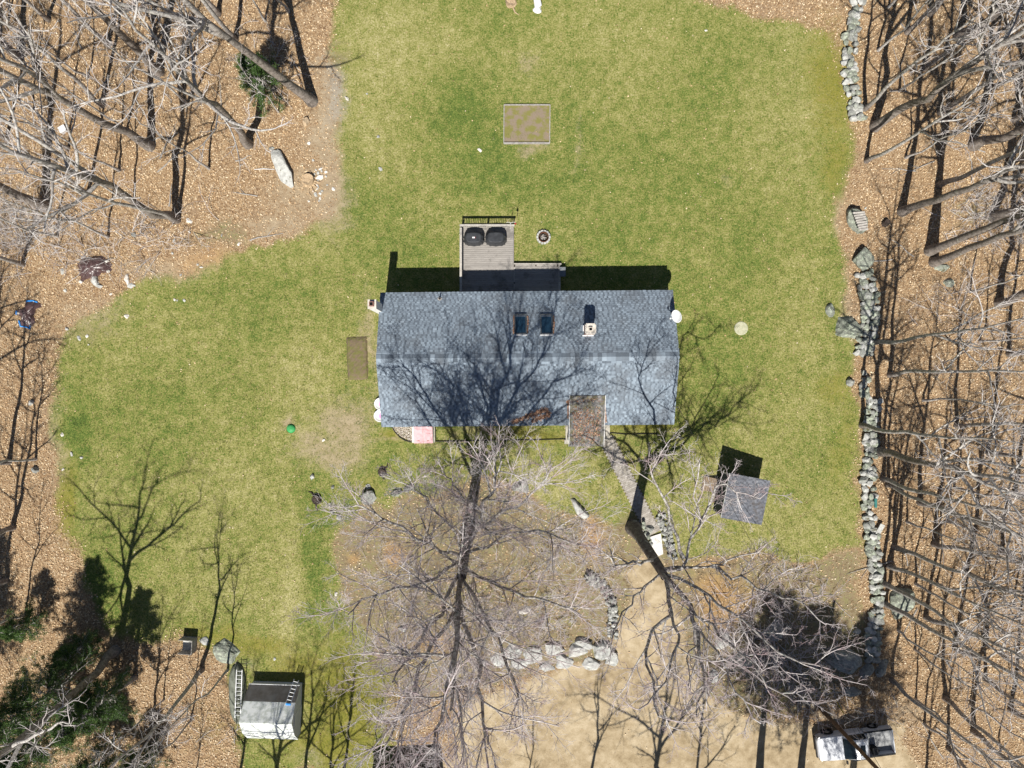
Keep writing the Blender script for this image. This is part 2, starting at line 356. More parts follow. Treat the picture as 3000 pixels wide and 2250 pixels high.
LAWN = [(1000, -40), (985, 60), (990, 150), (1000, 280), (1000, 400), (985, 540), (965, 620), (890, 680), (640, 770), (450, 810), (330, 860), (215, 940), (160, 1060), (165, 1250), (175, 1400), (190, 1530), (240, 1720), (330, 1860), (560, 1880), (680, 1940), (720, 2260), (1160, 2260), (1150, 2010), (1020, 1770), (985, 1600), (1040, 1490), (1250, 1440), (1450, 1410), (1650, 1500), (1810, 1560), (1960, 1610), (2110, 1615), (2400, 1630), (2515, 1600), (2515, 1300), (2495, 1000), (2485, 820), (2470, 600), (2505, 450), (2480, 330), (2450, 110), (2350, 45), (2050, 25), (1950, -40)]
MULCH = [(985, 1600), (1040, 1490), (1250, 1440), (1450, 1420), (1650, 1500), (1800, 1550), (1850, 1500), (1990, 1600), (2110, 1620), (2400, 1640), (2510, 1610), (2545, 1950), (2300, 2110), (2080, 2080), (1995, 1950), (1830, 1950), (1500, 2000), (1250, 2060), (1130, 2010), (1020, 1780)]
DRIVE = [(1470, 2020), (1640, 1990), (1800, 1930), (1835, 1800), (1815, 1690), (1880, 1630), (1960, 1640), (2000, 1800), (2010, 1960), (2150, 2090), (2350, 2130), (2640, 2110), (2720, 2250), (2720, 2700), (1300, 2700), (1320, 2200), (1390, 2070)]
B_ = {
 'dirt': [(1020, 1250, 95, 110, .75), (1085, 1010, 26, 160, .6), (960, 1320, 110, 45, .7), (945, 580, 70, 100, .9), (965, 380, 50, 200, .85), (880, 560, 100, 70, .8), (800, 650, 120, 45, .75), (500, 775, 170, 35, .7), (1560, 195, 50, 35, .5), (1560, 442, 35, 22, .65), (1705, 420, 14, 110, .45), (2110, 510, 22, 36, .4), (860, 1258, 30, 20, .75), (1590, 700, 22, 22, .3), (270, 900, 120, 60, .5), (1400, 1270, 120, 18, .6), (1190, 1290, 150, 14, .5), (180, 1300, 30, 160, .5), (2480, 640, 25, 110, .5), (2495, 900, 30, 100, .6), (2640, 2080, 70, 40, .5)],
 'moss': [(1030, 2060, 150, 190, .9), (960, 2180, 160, 90, .8), (880, 1960, 120, 90, .7), (760, 1890, 130, 50, .7), (640, 1870, 110, 40, .6), (640, 2150, 100, 120, .3), (2440, 260, 85, 200, .75), (2450, 480, 50, 120, .6), (2455, 1160, 60, 70, .6), (2470, 1300, 45, 160, .45), (200, 1460, 32, 150, .75), (1165, 1275, 35, 30, .75), (1540, 1272, 130, 22, .8), (1870, 1265, 90, 20, .85), (2430, 1760, 90, 80, .6), (1250, 1590, 60, 60, .4), (1060, 1430, 80, 40, .5), (1760, 1640, 50, 40, .3), (2250, 2010, 50, 20, .5)],
 'green': [(1350, 330, 110, 130, .8), (1450, 480, 160, 110, .7), (1620, 560, 200, 70, .5), (1110, 640, 130, 130, .4), (905, 1650, 40, 190, .9), (240, 1270, 22, 70, 1), (290, 1690, 60, 110, .5), (1850, 520, 250, 220, .35), (2020, 780, 230, 200, .3), (1380, 100, 90, 90, .3), (500, 1250, 180, 160, .3), (940, 1500, 60, 60, .4), (2100, 1000, 160, 160, .25), (700, 900, 160, 100, .4)],
 'pale': [(1180, 110, 190, 150, .8), (1100, 380, 80, 180, .6), (700, 1480, 170, 260, .5), (560, 1000, 200, 120, .3), (840, 1750, 40, 250, .9), (830, 1450, 30, 250, .6), (1450, 620, 200, 50, .4), (2250, 350, 160, 200, .4), (2300, 1500, 160, 120, .5), (1600, 1420, 180, 70, .7), (2050, 1480, 130, 120, .6), (880, 1100, 90, 240, .5), (1750, 150, 200, 120, .4), (2330, 1000, 90, 260, .3)],
 'gravel': [(985, 270, 35, 110, .75), (540, 1790, 30, 30, .2), (930, 1760, 20, 20, .4), (2440, 2085, 150, 14, .7), (900, 2230, 60, 40, .4), (700, 1960, 60, 25, .4)],
 'orange': [(590, 765, 90, 30, .6), (900, 560, 60, 60, .35), (1145, 1620, 30, 45, .9), (1050, 1640, 25, 25, .7), (1250, 1870, 90, 60, .6), (2120, 1760, 70, 90, .75), (1750, 1585, 40, 70, .8), (2090, 1640, 60, 30, .6), (1390, 1990, 50, 50, .4)],
 'mulch': [(640, 705, 85, 40, .75), (270, 960, 110, 50, .45), (1340, 270, 8, 8, 0), (1005, 350, 10, 22, .6), (1010, 170, 30, 22, .6), (1010, 130, 20, 10, .6), (2860, 620, 100, 60, .5), (60, 650, 120, 90, .4)],
}
def axis(lim, inner, step):
    a = list(np.arange(-inner, inner + 1e-6, step)); d = step; x = inner
    out = []
    while x < lim: d *= 1.5; x += d; out.append(x)
    return np.array([-q for q in out[::-1]] + a + out)
gx = axis(600, 44, 0.25); gy = axis(600, 36, 0.25)
GX, GY = np.meshgrid(gx, gy)
PX = GX * S + 1500; PY = 1125 - GY * S
wob = lambda s_, c: (vnoise(GX, GY, s_, c) - 0.5)
WX = PX + wob(1, 3.0) * 60 + wob(2, 0.9) * 26; WY = PY + wob(3, 3.0) * 60 + wob(4, 0.9) * 26
lawn = polymask(WX, WY, LAWN, 22); mulch = polymask(WX, WY, MULCH, 30); drive = polymask(WX, WY, DRIVE, 16)
BL = {}
for k, L in B_.items():
    f = np.zeros(GX.shape)
    for (x, y, rx, ry, a) in L: f = np.maximum(f, a * np.exp(-(((WX - x) / rx) ** 2 + ((WY - y) / ry) ** 2) * 0.8))
    BL[k] = f
mulch = np.maximum(mulch, BL['mulch']); 
relief = (vnoise(GX, GY, 31, 2.2) - .5) * 0.05 + (vnoise(GX, GY, 32, 0.6) - .5) * 0.03
GZ = relief * np.where((abs(GX) < 44) & (abs(GY) < 36), 1, 0) * (1 - 0.6 * lawn) * (1 - drive)
def sample(field, x, y):
    i = np.clip(np.searchsorted(gx, x) - 1, 0, len(gx) - 2); j = np.clip(np.searchsorted(gy, y) - 1, 0, len(gy) - 2)
    a = (x - gx[i]) / (gx[i + 1] - gx[i]); b = (y - gy[j]) / (gy[j + 1] - gy[j])
    return (field[j, i] * (1 - a) + field[j, i + 1] * a) * (1 - b) + (field[j + 1, i] * (1 - a) + field[j + 1, i + 1] * a) * b
nx, ny = len(gx), len(gy)
idx = np.arange(nx * ny).reshape(ny, nx)
F = np.stack([idx[:-1, :-1], idx[:-1, 1:], idx[1:, 1:], idx[1:, :-1]], -1).reshape(-1, 4)
vec = lambda *a: np.stack([q.ravel() for q in a], -1)
g_me = np_mesh('ground', vec(GX, GY, GZ), F, M['ground'], True, {
    'mA': ('FLOAT_VECTOR', 'POINT', vec(lawn, BL['dirt'], BL['moss'])), 'mB': ('FLOAT_VECTOR', 'POINT', vec(drive, mulch, BL['green'])),
    'mC': ('FLOAT_VECTOR', 'POINT', vec(BL['pale'], BL['gravel'], BL['orange']))})
tag(link('ground', g_me), 'wide ground of patchy spring lawn, leaf litter, mulch and sandy drive', 'ground', kind='structure')

# grass blades on the lawn
def scatter(n): return RNG.uniform(-40, 40, n), RNG.uniform(-31, 31, n)
HOUSE_C = (1.05, 1.76)
def off_house(x, y): return ~((abs(x - HOUSE_C[0]) < 9.9) & (abs(y - HOUSE_C[1]) < 4.3))
x, y = scatter(620000)
den = sample(lawn, x, y) * (1 - 0.75 * sample(BL['dirt'], x, y)) * (1 - .7 * sample(BL['gravel'], x, y)) * (1 - .6 * sample(BL['moss'], x, y)) * (1 - sample(drive, x, y)) * (1 - .8 * sample(mulch, x, y))
k = (RNG.random(len(x)) < den * (0.45 + 0.9 * vnoise(x, y, 8, 0.35))) & off_house(x, y)
x, y = x[k], y[k]; n = len(x)
gr, pl = sample(BL['green'], x, y), sample(BL['pale'], x, y); gz = sample(GZ, x, y)
hgt = (0.025 + 0.055 * vnoise(x, y, 9, 0.3)) * RNG.uniform(.6, 1.3, n); rn = RNG.random(n)
Vv, Ff, At = [], [], []
for b in range(3):
    a = RNG.uniform(0, 2 * np.pi, n); lean = RNG.uniform(0.4, 1.3, n) * hgt; wd = RNG.uniform(0.006, 0.016, n)
    ox, oy = RNG.normal(0, .02, n), RNG.normal(0, .02, n)
    ca, sa = np.cos(a), np.sin(a)
    P = np.stack([np.stack([x + ox - sa * wd, y + oy + ca * wd, gz - .005], -1), np.stack([x + ox + sa * wd, y + oy - ca * wd, gz - .005], -1), np.stack([x + ox + ca * lean, y + oy + sa * lean, gz + hgt], -1)], 1)
    Vv.append(P.reshape(-1, 3)); At.append(np.repeat(np.stack([gr, pl, rn], -1), 3, 0))
Vv = np.concatenate(Vv); At = np.concatenate(At)
tag(link('grass', np_mesh('grass', Vv, np.arange(len(Vv)).reshape(-1, 3), M['blade'], False, {'gp': ('FLOAT_VECTOR', 'POINT', At)})),
    'short straw and green lawn grass around the house', 'grass', kind='stuff')

def leaf_quads(x, y, z, size, tilt):
    n = len(x); a = RNG.uniform(0, 2 * np.pi, n); L = RNG.uniform(.6, 1.3, n) * size; wd = L * RNG.uniform(.45, .8, n)
    u = np.stack([np.cos(a), np.sin(a), RNG.uniform(-tilt, tilt, n)], -1); v = np.stack([-np.sin(a), np.cos(a), RNG.uniform(-tilt, tilt, n)], -1)
    c = np.stack([x, y, z], -1); u = u * L[:, None] / 2; v = v * wd[:, None] / 2
    cu = np.zeros((n, 3)); cu[:, 2] = L * .18
    P = np.stack([c - u, c - v + cu * .3, c + u + cu, c + v + cu * .3], 1).reshape(-1, 3)
    return P, np.arange(4 * n).reshape(-1, 4), np.repeat(RNG.random(n), 4)
x, y = scatter(420000)
den = (1 - sample(lawn, x, y)) * (1 - sample(drive, x, y)) * (1 - .8 * sample(BL['dirt'], x, y)) * (1 - .7 * sample(BL['gravel'], x, y)) * (1 - .8 * sample(mulch, x, y)) * (1 - .5 * sample(BL['moss'], x, y)) + 0.008
k = (RNG.random(len(x)) < den * (0.35 + .9 * vnoise(x, y, 12, 0.8))) & off_house(x, y); x, y = x[k], y[k]
P, Fq, rr = leaf_quads(x, y, sample(GZ, x, y) + RNG.uniform(.01, .05, len(x)), 0.115, .55)
tag(link('leaf_litter', np_mesh('leaf_litter', P, Fq, M['leaf'], False, {'rnd': ('FLOAT', 'POINT', rr)})), 'tan fallen leaves carpeting the woods on both sides', 'leaves', kind='stuff')

# ------------------------------------------------------------------ house
hc = (HOUSE_C[0], HOUSE_C[1], 0); HROT = rad(0.5)
house = empty('house', hc, HROT, 'long single-storey house with a blue-grey shingle gable roof', 'house')
HM = (Matrix.Translation(hc) @ Matrix.Rotation(HROT, 4, 'Z')).inverted()
def hl(px, py, z): return HM @ W(px, py, z)
HL, HD, ZE, ZR = 10.08, 4.62, 3.0, 4.8
zroof = lambda yy: ZR - (ZR - ZE) * abs(yy) / HD
wx, wy = HL - 0.18, HD - 0.38
b = MB(); zt = zroof(wy) - .2; zr_ = ZR - .2
prof = [(-wy, 0), (wy, 0), (wy, zt), (0, zr_), (-wy, zt)]
b.add([(-wx, p, q) for p, q in prof] + [(wx, p, q) for p, q in prof], [(0, 1, 2, 3, 4), (9, 8, 7, 6, 5)] + [(i, i + 5, (i + 1) % 5 + 5, (i + 1) % 5) for i in range(5)])
b.build('wall', M['siding'], house)
def window(parent, c, wd, ht, axis_):
    f = MB(); d = .05
    def bb(u, z, a, h, dep=0.06):
        cc = (c[0] + (u if axis_ == 'x' else 0), c[1] + (u if axis_ == 'y' else 0), c[2] + z)
        f.box(cc, (a, dep, h) if axis_ == 'x' else (dep, a, h))
    bb(0, ht / 2, wd + .14, .07); bb(0, -ht / 2, wd + .14, .07); bb(wd / 2 + .035, 0, .07, ht - .07); bb(-wd / 2 - .035, 0, .07, ht - .07); bb(0, 0, wd, .04)
    fo = f.build('window', M['trim'], parent)
    p = MB(); p.box(c, (wd, .03, ht - .06) if axis_ == 'x' else (.03, wd, ht - .06)); p.build('pane', M['darkglass'], fo)
for xx in (-7.6, -4.4, -1.4, 7.3): window(house, (xx, -wy - .01, 1.65), 1.2, 1.2, 'x')
for xx in (-6.6, 4.6, 7.6): window(house, (xx, wy + .01, 1.65), 1.1, 1.1, 'x')
window(house, (-wx - .01, -1.2, 1.65), 1.0, 1.1, 'y'); window(house, (wx + .01, 1.0, 1.65), 1.0, 1.1, 'y')
d = MB(); d.box((4.15, -wy - .02, 1.05), (.95, .06, 2.0)); dd = d.build('door', M['trim'], house)
h_ = MB(); h_.box((4.5, -wy - .08, 1.0), (.05, .07, .12)); h_.build('handle', M['black'], dd)
d = MB(); d.box((-1.7, wy + .02, 1.35), (1.7, .06, 2.0)); d.build('patio_door', M['darkglass'], house)

TABV = None
def shingle_arrays(O, U, V, width, length, expo, r, thick=.014, skip=None):
    """slabs over a sloped plane: O eave corner, U along the eave, V up the slope"""
    O, U, V = map(np.array, (O, U, V)); N = np.cross(U, V); N = N / np.linalg.norm(N)
    if N[2] < 0: N = -N
    vs, rr = [], []; n = int(round(length / expo))
    for i in range(n):
        if skip and i in skip: continue
        u = -r.uniform(0, .3); tooth = r.random() < .5
        while u < width:
            tooth = not tooth; wd = r.choice([.14, .18, .22, .26]) if tooth else r.choice([.08, .11, .15]); a, bq = max(u, 0), min(u + wd, width); u += wd
            if bq - a < .03: continue
            th = thick * (1.35 if tooth else .75); v0, v1 = i * expo - r.choice([0, 0, .012]), min((i + 1) * expo + .02, length)
            p = lambda uu, vv, h: O + U * uu + V * vv + N * h
            vs += [p(a + .003, v0, 0), p(bq - .003, v0, 0), p(a + .003, v0, th), p(bq - .003, v0, th), p(bq - .003, v1, .004), p(a + .003, v1, .004)]; rr += [min(1, max(0, (.62 if tooth else .22) + r.gauss(0, .16)))] * 6
    k = np.arange(len(vs) // 6)[:, None] * 6
    Fq = np.concatenate([k + np.array([[2, 3, 4, 5]]), k + np.array([[0, 1, 3, 2]]), k + np.array([[0, 2, 5, 5]])[:, [0, 1, 2, 2]] * 1, k + np.array([[1, 4, 3, 3]])])
    Fq = Fq[:2 * len(k)]
    return np.array(vs), Fq, np.array(rr)
LS = math.hypot(HD, ZR - ZE); EX = LS / 34
rr_ = random.Random(5)
roof = None
for sgn, nm in ((1, 'north'), (-1, 'south')):
    b = MB(); t = .16
    pts = [(-HL, sgn * HD, ZE), (HL, sgn * HD, ZE), (HL, 0, ZR), (-HL, 0, ZR)]
    b.hexa([(q[0], q[1], q[2] - t) for q in pts] + pts)
    if roof is None: roof = b.build('roof', M['felt'], house)
    else: b.build('roof', M['felt'], house)
    V_ = np.array((0, -sgn * HD / LS, (ZR - ZE) / LS))
    vs_, fs_, r_ = shingle_arrays((-HL - .02, sgn * (HD + .015), ZE + .004), (1, 0, 0), V_, 2 * HL + .04, LS, EX, rr_, skip=(31, 32))
    o = link('shingles', np_mesh('shingles', vs_, fs_, M['shingle'], False, {'rnd': ('FLOAT', 'POINT', r_)}), roof); o['kind'] = 'stuff'
    # the two top courses, one object for each shingle
    N_ = np.cross((1, 0, 0), V_); N_ = N_ if N_[2] > 0 else -N_
    tabs = {}
    for i in (31, 32):
        u = -HL - .02
        while u < HL:
            wd = rr_.choice((.24, .3, .36)); wd = min(wd, HL + .02 - u)
            if wd < .05: break
            key = (round(wd, 3), sgn)
            if key not in tabs:
                q = MB(); e = EX + .02; w2 = wd / 2 - .003
                pt = lambda a, v, h: tuple(np.array((a, 0, 0)) + V_ * v + N_ * h)
                q.hexa([pt(-w2, 0, -.004), pt(w2, 0, -.004), pt(w2, e, -.004), pt(-w2, e, -.004), pt(-w2, 0, .016), pt(w2, 0, .016), pt(w2, e, .004), pt(-w2, e, .004)])
                tabs[key] = q.mesh('shingle', M['shingle1'])
            base = np.array((u + wd / 2, sgn * (HD + .015), ZE + .004)) + V_ * (i * EX)
            link('shingle', tabs[key], roof, base); u += wd
# ridge caps
q = MB(); a = .27; dz = a * (ZR - ZE) / HD
q.add([(-.15, -a, -dz + .03), (.16, -a, -dz + .02), (.16, 0, .03), (-.15, 0, .045), (.16, a, -dz + .02), (-.15, a, -dz + .03), (-.15, -a, -dz - .0), (-.15, 0, 0), (-.15, a, -dz)],
      [(0, 1, 2, 3), (3, 2, 4, 5), (6, 0, 3, 7), (7, 3, 5, 8)])
cap = q.mesh('ridge_cap', M['shingle1'])
for i in range(67): link('ridge_cap', cap, roof, (-HL + .15 + i * .3005, 0, ZR + .004))
b = MB()
for sgn in (1, -1): b.box((0, sgn * (HD - .02), ZE - .1), (2 * HL - .02, .03, .16))
for sx in (1, -1):
    for sgn in (1, -1): b.bar((sx * (HL - .02), sgn * HD, ZE - .1), (sx * (HL - .02), 0, ZR - .1), .03, .16)
b.build('fascia', M['trim'], roof)
# central chimney
cp = hl(1727, 966, 4.8); cz = zroof(cp.y)
ch = MB(); ch.box((0, 0, .3), (.62, .62, 1.9)); cho = ch.build('chimney', M['brick'], roof, (cp.x, cp.y, cz))
c2 = MB()
c2.box((0, 0, 1.28), (.74, .58, .08)); c2.box((0, 0, 1.285), (.58, .74, .075))
cc = c2.build('chimney_cap', M['mortar_cap'], cho)
f = MB(); f.lathe([(.0, 1.30), (.13, 1.30), (.13, 1.45), (.18, 1.45), (.18, 1.26)], 4, M=Matrix.Rotation(rad(45), 3, 'Z')); f.build('flue', M['mortar_cap'], cho)
f = MB(); f.box((0, 0, 1.325), (.19, .19, .012)); f.build('flue_opening', M['soot'], cho)
f = MB(); f.box((-.04, -.36, .16), (.74, .10, .03)); f.box((-.34, 0, .03), (.06, .7, .03)); f.build('flashing', M['white'], cho)
# west end chimney
cp = HM @ Vector((-9.23, 5.2, 0))
ch = MB(); ch.box((.0, 0, 2.85), (.50, .56, 5.7)); cho = ch.build('chimney', M['trim'], house, (-wx - .248, cp.y, 0)); tag(cho, 'white rendered chimney on the gable end')
f = MB(); f.box((0, 0, 5.72), (.56, .62, .06)); f.build('chimney_cap', M['mortar_cap'], cho)
f = MB(); f.box((0, 0, 5.86), (.30, .30, .22)); f.build('flue', M['brick'], cho)
f = MB(); f.box((0, 0, 5.975), (.20, .20, .012)); f.build('flue_opening', M['soot'], cho)
# vent pipe
cp = hl(1288, 876, 3.3); f = MB(); f.tube([(0, 0, -.1), (0, 0, .45)], .045, 10); vp = f.build('vent_pipe', M['black'], roof, (cp.x, cp.y, zroof(cp.y)))
f = MB(); f.lathe([(.16, .01), (.1, .05), (.05, .12)], 12); f.build('vent_flashing', M['greywood'], vp)
# skylights
sl = math.atan2(ZR - ZE, HD)
for px_ in (1525, 1601):
    cp = hl(px_, 951, 3.95); so = empty('skylight', (cp.x, cp.y, zroof(cp.y) + .02)); so.parent = house; so.rotation_euler = (-sl, 0, 0)
    f = MB(); L2, W2 = .72, .38
    f.box((-W2, 0, .05), (.07, 2 * L2, .16)); f.box((W2, 0, .05), (.07, 2 * L2, .16)); f.box((0, L2, .05), (2 * W2 + .07, .07, .158)); f.box((0, -L2, .05), (2 * W2 + .07, .07, .158))
    f.build('frame', M['frame'], so)
    f = MB(); f.box((0, 0, .09), (2 * W2 - .08, 2 * L2 - .08, .02)); f.build('pane', M['glass'], so)
    f = MB(); f.box((0, -L2 - .07, .03), (2 * W2 + .12, .09, .06)); f.build('flashing', M['white'], so)
    f = MB(); f.box((0, L2 - .12, .11), (2 * W2 - .1, .03, .02)); f.build('blind_bar', M['steel'], so)
# porch
pr = empty('porch', (0, 0, 0)); pr.parent = house
a = hl(1668, 1307, 2.72); b_ = hl(1768, 1307, 2.72); x0, x1 = a.x, b_.x; y0 = a.y; y1 = -2.55; z0 = 2.72; z1 = zroof(y1) + .03
b = MB(); P4 = [(x0, y0, z0), (x1, y0, z0), (x1, y1, z1), (x0, y1, z1)]
b.hexa([(q[0], q[1], q[2] - .14) for q in P4] + P4); b.build('porch_roof', M['felt'], pr)
ln = math.hypot(y1 - y0, z1 - z0)
vs_, fs_, r_ = shingle_arrays((x0 - .02, y0 - .02, z0 + .004), (1, 0, 0), (0, (y1 - y0) / ln, (z1 - z0) / ln), x1 - x0 + .04, ln, .16, rr_, thick=.02)
link('porch_shingles', np_mesh('porch_shingles', vs_, fs_, M['porch_sh'], False, {'rnd': ('FLOAT', 'POINT', r_)}), pr)['kind'] = 'stuff'
for xx in (x0 + .1, x1 - .1):
    f = MB(); f.box((xx, y0 + .35, 1.38), (.12, .12, 2.6)); f.build('post', M['white'], pr)
f = MB(); f.box((x0 - .006, (y0 + y1) / 2, (z0 + z1) / 2 - .07), (.03, .05, .05)); 
f = MB(); f.bar((x0 - .03, y0, z0 - .06), (x0 - .03, y1, z1 - .06), .03, .13); f.bar((x1 + .03, y0, z0 - .06), (x1 + .03, y1, z1 - .06), .03, .13); f.build('rake_board', M['white'], pr)
a = hl(1657, 1247, .16); b_ = hl(1787, 1290, .16)
f = MB(); f.box(((a.x + b_.x) / 2, (-wy + b_.y) / 2, .06), (b_.x - a.x, -wy - b_.y, .2)); f.build('porch_slab', M['concrete'], pr)
a = hl(1660, 1290, .1); f = MB(); f.box((a.x + .12, a.y - .12, .05), (.55, .3, .14)); f.build('step_stone', M['concrete'], pr)
# cellar bulkhead
bk = empty('bulkhead', (0, 0, 0)); bk.parent = house; tag(bk, 'faded pink cellar hatch with two leaves')
a = hl(1212, 1298, .4); b_ = hl(1268, 1298, .4); yb = a.y; x0, x1 = a.x, b_.x
f = MB(); f.hexa([(x0, yb, -.05), (x1, yb, -.05), (x1, -wy, -.05), (x0, -wy, -.05), (x0, yb, .30), (x1, yb, .30), (x1, -wy, .62), (x0, -wy, .62)]); f.build('surround', M['concrete'], bk)
xm = (x0 + x1) / 2
for i, (p, q) in enumerate(((x0 + .01, xm - .012), (xm + .012, x1 - .01))):
    f = MB(); f.hexa([(p, yb - .03, .302), (q, yb - .03, .302), (q, -wy - .01, .622), (p, -wy - .01, .622), (p, yb - .03, .345), (q, yb - .03, .345), (q, -wy - .01, .665), (p, -wy - .01, .665)])
    lo = f.build('door_leaf', M['pink'], bk)
    hd = MB(); hd.box(((p + q) / 2, yb + .15, .385), (.18, .03, .03)); hd.build('handle', M['rust'], lo)
f = MB(); f.box((x0 - .09, (yb - wy) / 2, .04), (.14, -wy - yb, .16)); f.build('kerb_stone', M['white_concrete'], bk)
f = MB(); f.box((x1 + .06, (yb - wy) / 2, .02), (.1, -wy - yb, .1)); f.build('kerb_stone', M['concrete'], bk)
# service mast on the east gable
cp = Vector((wx + .05, -3.4, 0)); f = MB(); f.tube([(0, 0, 2.2), (0, 0, 4.2), (.05, 0, 4.3), (.14, 0, 4.25)], .035, 8); f.build('service_mast', M['greywood'], house, cp)
f = MB(); f.box((.0, 0, 1.5), (.12, .3, .5)); f.build('meter_box', M['greybin'], house, cp)
MAST = (Matrix.Translation(hc) @ Matrix.Rotation(HROT, 4, 'Z')) @ Vector((wx + .19, -3.4, 4.25))

# satellite dish
dl = (Matrix.Translation(hc) @ Matrix.Rotation(HROT, 4, 'Z')) @ Vector((HL - .12, 2.55, zroof(2.55)))
dish = empty('satellite_dish', dl, 0, 'pale grey oval satellite dish mounted on the east roof edge', 'satellite dish')
f = MB(); f.tube([(0, 0, -.05), (0, 0, .35), (.08, .12, .62)], .03, 8); f.box((0, 0, .03), (.2, .2, .03)); f.build('mast', M['greywood'], dish)
Mx = Matrix.Rotation(rad(200), 3, 'Z') @ Matrix.Rotation(rad(58), 3, 'Y')
f = MB(); prof = [(0.0, 0), (.14, .012), (.27, .04), (.38, .085), (.44, .12), (.445, .11), (.27, .02), (0.0, -.02)]
f.lathe(prof, 28, (.1, .16, .68), Mx); f.build('reflector', M['white'], dish, smooth=True)
ax = Mx @ Vector((0, 0, 1)); c0 = Vector((.1, .16, .68))
f = MB(); f.tube([c0 + Mx @ Vector((.40, 0, .08)), c0 + ax * .55 + Mx @ Vector((.18, 0, 0))], .02, 6); f.box(c0 + ax * .57 + Mx @ Vector((.15, 0, 0)), (.1, .08, .12)); f.build('feed_arm', M['white'], dish)

# leaf drifts on the roof
def drift(name, label, polyline, width, n, plane, mat='roofleaf', size=.09, xw=None):
    pts = [hl(px_, py_, zz) for px_, py_, zz in polyline]
    seg = [(pts[i + 1] - pts[i]).length for i in range(len(pts) - 1)]; tot = sum(seg)
    xs, ys = [], []
    for _ in range(n):
        t = random.random() * tot
        for i, s_ in enumerate(seg):
            if t <= s_: break
            t -= s_
        q = pts[i].lerp(pts[i + 1], t / seg[i]); g = random.gauss(0, width * .5)
        xs.append(q.x + (random.uniform(-xw, xw) if xw else random.gauss(0, width * .3))); ys.append(q.y + g)
    xs, ys = np.array(xs), np.array(ys); k_ = ys > -HD - (1.6 if plane is not None else -.05); xs, ys = xs[k_], ys[k_]
    zs = np.array([(plane or zroof)(v) for v in ys]) + .02 + np.abs(RNG.normal(0, .025, len(ys)))
    P, Fq, rr = leaf_quads(xs, ys, zs, size, .6)
    mt = Matrix.Translation(hc) @ Matrix.Rotation(HROT, 4, 'Z')
    o = link(name, np_mesh(name, P, Fq, M[mat], False, {'rnd': ('FLOAT', 'POINT', rr)})); o.matrix_world = mt
    return tag(o, label, 'leaves', kind='stuff')
drift('leaf_drift', 'rusty leaf drift above the porch roof', [(1662, 1180, 3.7), (1700, 1176, 3.7), (1740, 1172, 3.7), (1770, 1178, 3.7)], .18, 1500, None)
drift('leaf_drift', 'rusty leaf drift on the roof left of the porch', [(1500, 1238, 3.1), (1545, 1220, 3.2), (1600, 1200, 3.4), (1610, 1215, 3.3), (1560, 1232, 3.15)], .16, 1500, None)
drift('leaf_drift', 'narrow leaf drift along the right side of the porch roof', [(1772, 1190, 3.6), (1774, 1235, 3.1)], .10, 420, None)
drift('leaf_drift', 'narrow leaf drift along the left side of the porch roof', [(1664, 1185, 3.6), (1664, 1225, 3.2)], .05, 160, None)
zp = lambda yy: z0p + (z1p - z0p) * (yy - y0p) / (y1p - y0p)
y0p = hl(1668, 1307, 2.72).y; y1p = -2.55; z0p = 2.72; z1p = zroof(y1p) + .03
drift('leaf_drift', 'scattered brown leaves lying on the porch roof', [(1715, 1200, 3.3), (1720, 1240, 3.1), (1715, 1290, 2.8)], .45, 900, zp, xw=.95)
for px_, nm in ((1546, 'right of the western skylight'), (1622, 'right of the eastern skylight'), (1505, 'left of the western skylight')):
    drift('leaf_drift', 'brown leaves caught ' + nm, [(px_, 925, 3.8), (px_ + 1, 950, 3.9), (px_ - 1, 976, 4.1)], .05, 170, None)

# ------------------------------------------------------------------ deck
dk = empty('deck', W(1425, 760, 0), 0, 'weathered grey wooden deck with a low side level behind the house', 'deck')
DI = Matrix.Translation(W(1425, 760, 0)).inverted()
def dl_(px_, py_, z): return DI @ W(px_, py_, z)
def boards(x0, x1, ys, ye, z):
    yy = ys; wd = .142; me = None
    while yy > ye:
        if me is None: q = MB(); q.box((0, 0, 0), (x1 - x0, wd - .012, .035)); me = q.mesh('deck_board', M['deck'])
        link('deck_board', me, dk, ((x0 + x1) / 2 + random.uniform(-.008, .008), yy - wd / 2, z - .018 + random.uniform(-.003, .003)), (0, 0, random.uniform(-.001, .001))); yy -= wd
a = dl_(1353, 668, .4); b_ = dl_(1503, 860, .4); yH = (DI @ ((Matrix.Translation(hc) @ Matrix.Rotation(HROT, 4, 'Z')) @ Vector((-2, wy, 0)))).y
boards(a.x, b_.x, a.y, yH - .05, .40); ux0, ux1, uy1 = a.x, b_.x, a.y
a = dl_(1506, 775, .3); b_ = dl_(1637, 860, .3); boards(a.x + .03, b_.x, a.y, yH - .05, .30); lx0, lx1, ly1 = a.x, b_.x, a.y
f = MB(); f.box((ux0 - .03, (uy1 + yH) / 2, .17), (.05, uy1 - yH, .40)); f.box(((ux0 + ux1) / 2, uy1 + .03, .17), (ux1 - ux0 + .1, .05, .40)); f.box((ux1 + .03, (uy1 + yH) / 2, .17), (.05, uy1 - yH, .40)); f.build('skirt', M['deck'], dk)
f = MB(); f.box((lx1 + .05, (ly1 + yH) / 2, .14), (.16, ly1 - yH, .36)); f.build('edge_beam', M['rail'], dk)
f = MB(); f.box(((lx0 + lx1) / 2 + .06, ly1 + .05, .14), (lx1 - lx0 + .28, .09, .36)); f.build('edge_beam', M['rail'], dk)
f = MB(); f.box((lx0 - .01, (ly1 + yH) / 2 - .2, .16), (.12, ly1 - yH, .35)); f.build('edge_beam', M['rail'], dk)
for px_, py_ in ((1507, 777), (1570, 777), (1633, 777), (1507, 828)):
    q = dl_(px_, py_, .34); f = MB(); f.box((q.x, q.y - .03, .2), (.09, .09, .36)); f.build('post_stub', M['char'], dk)
RZ = 1.18
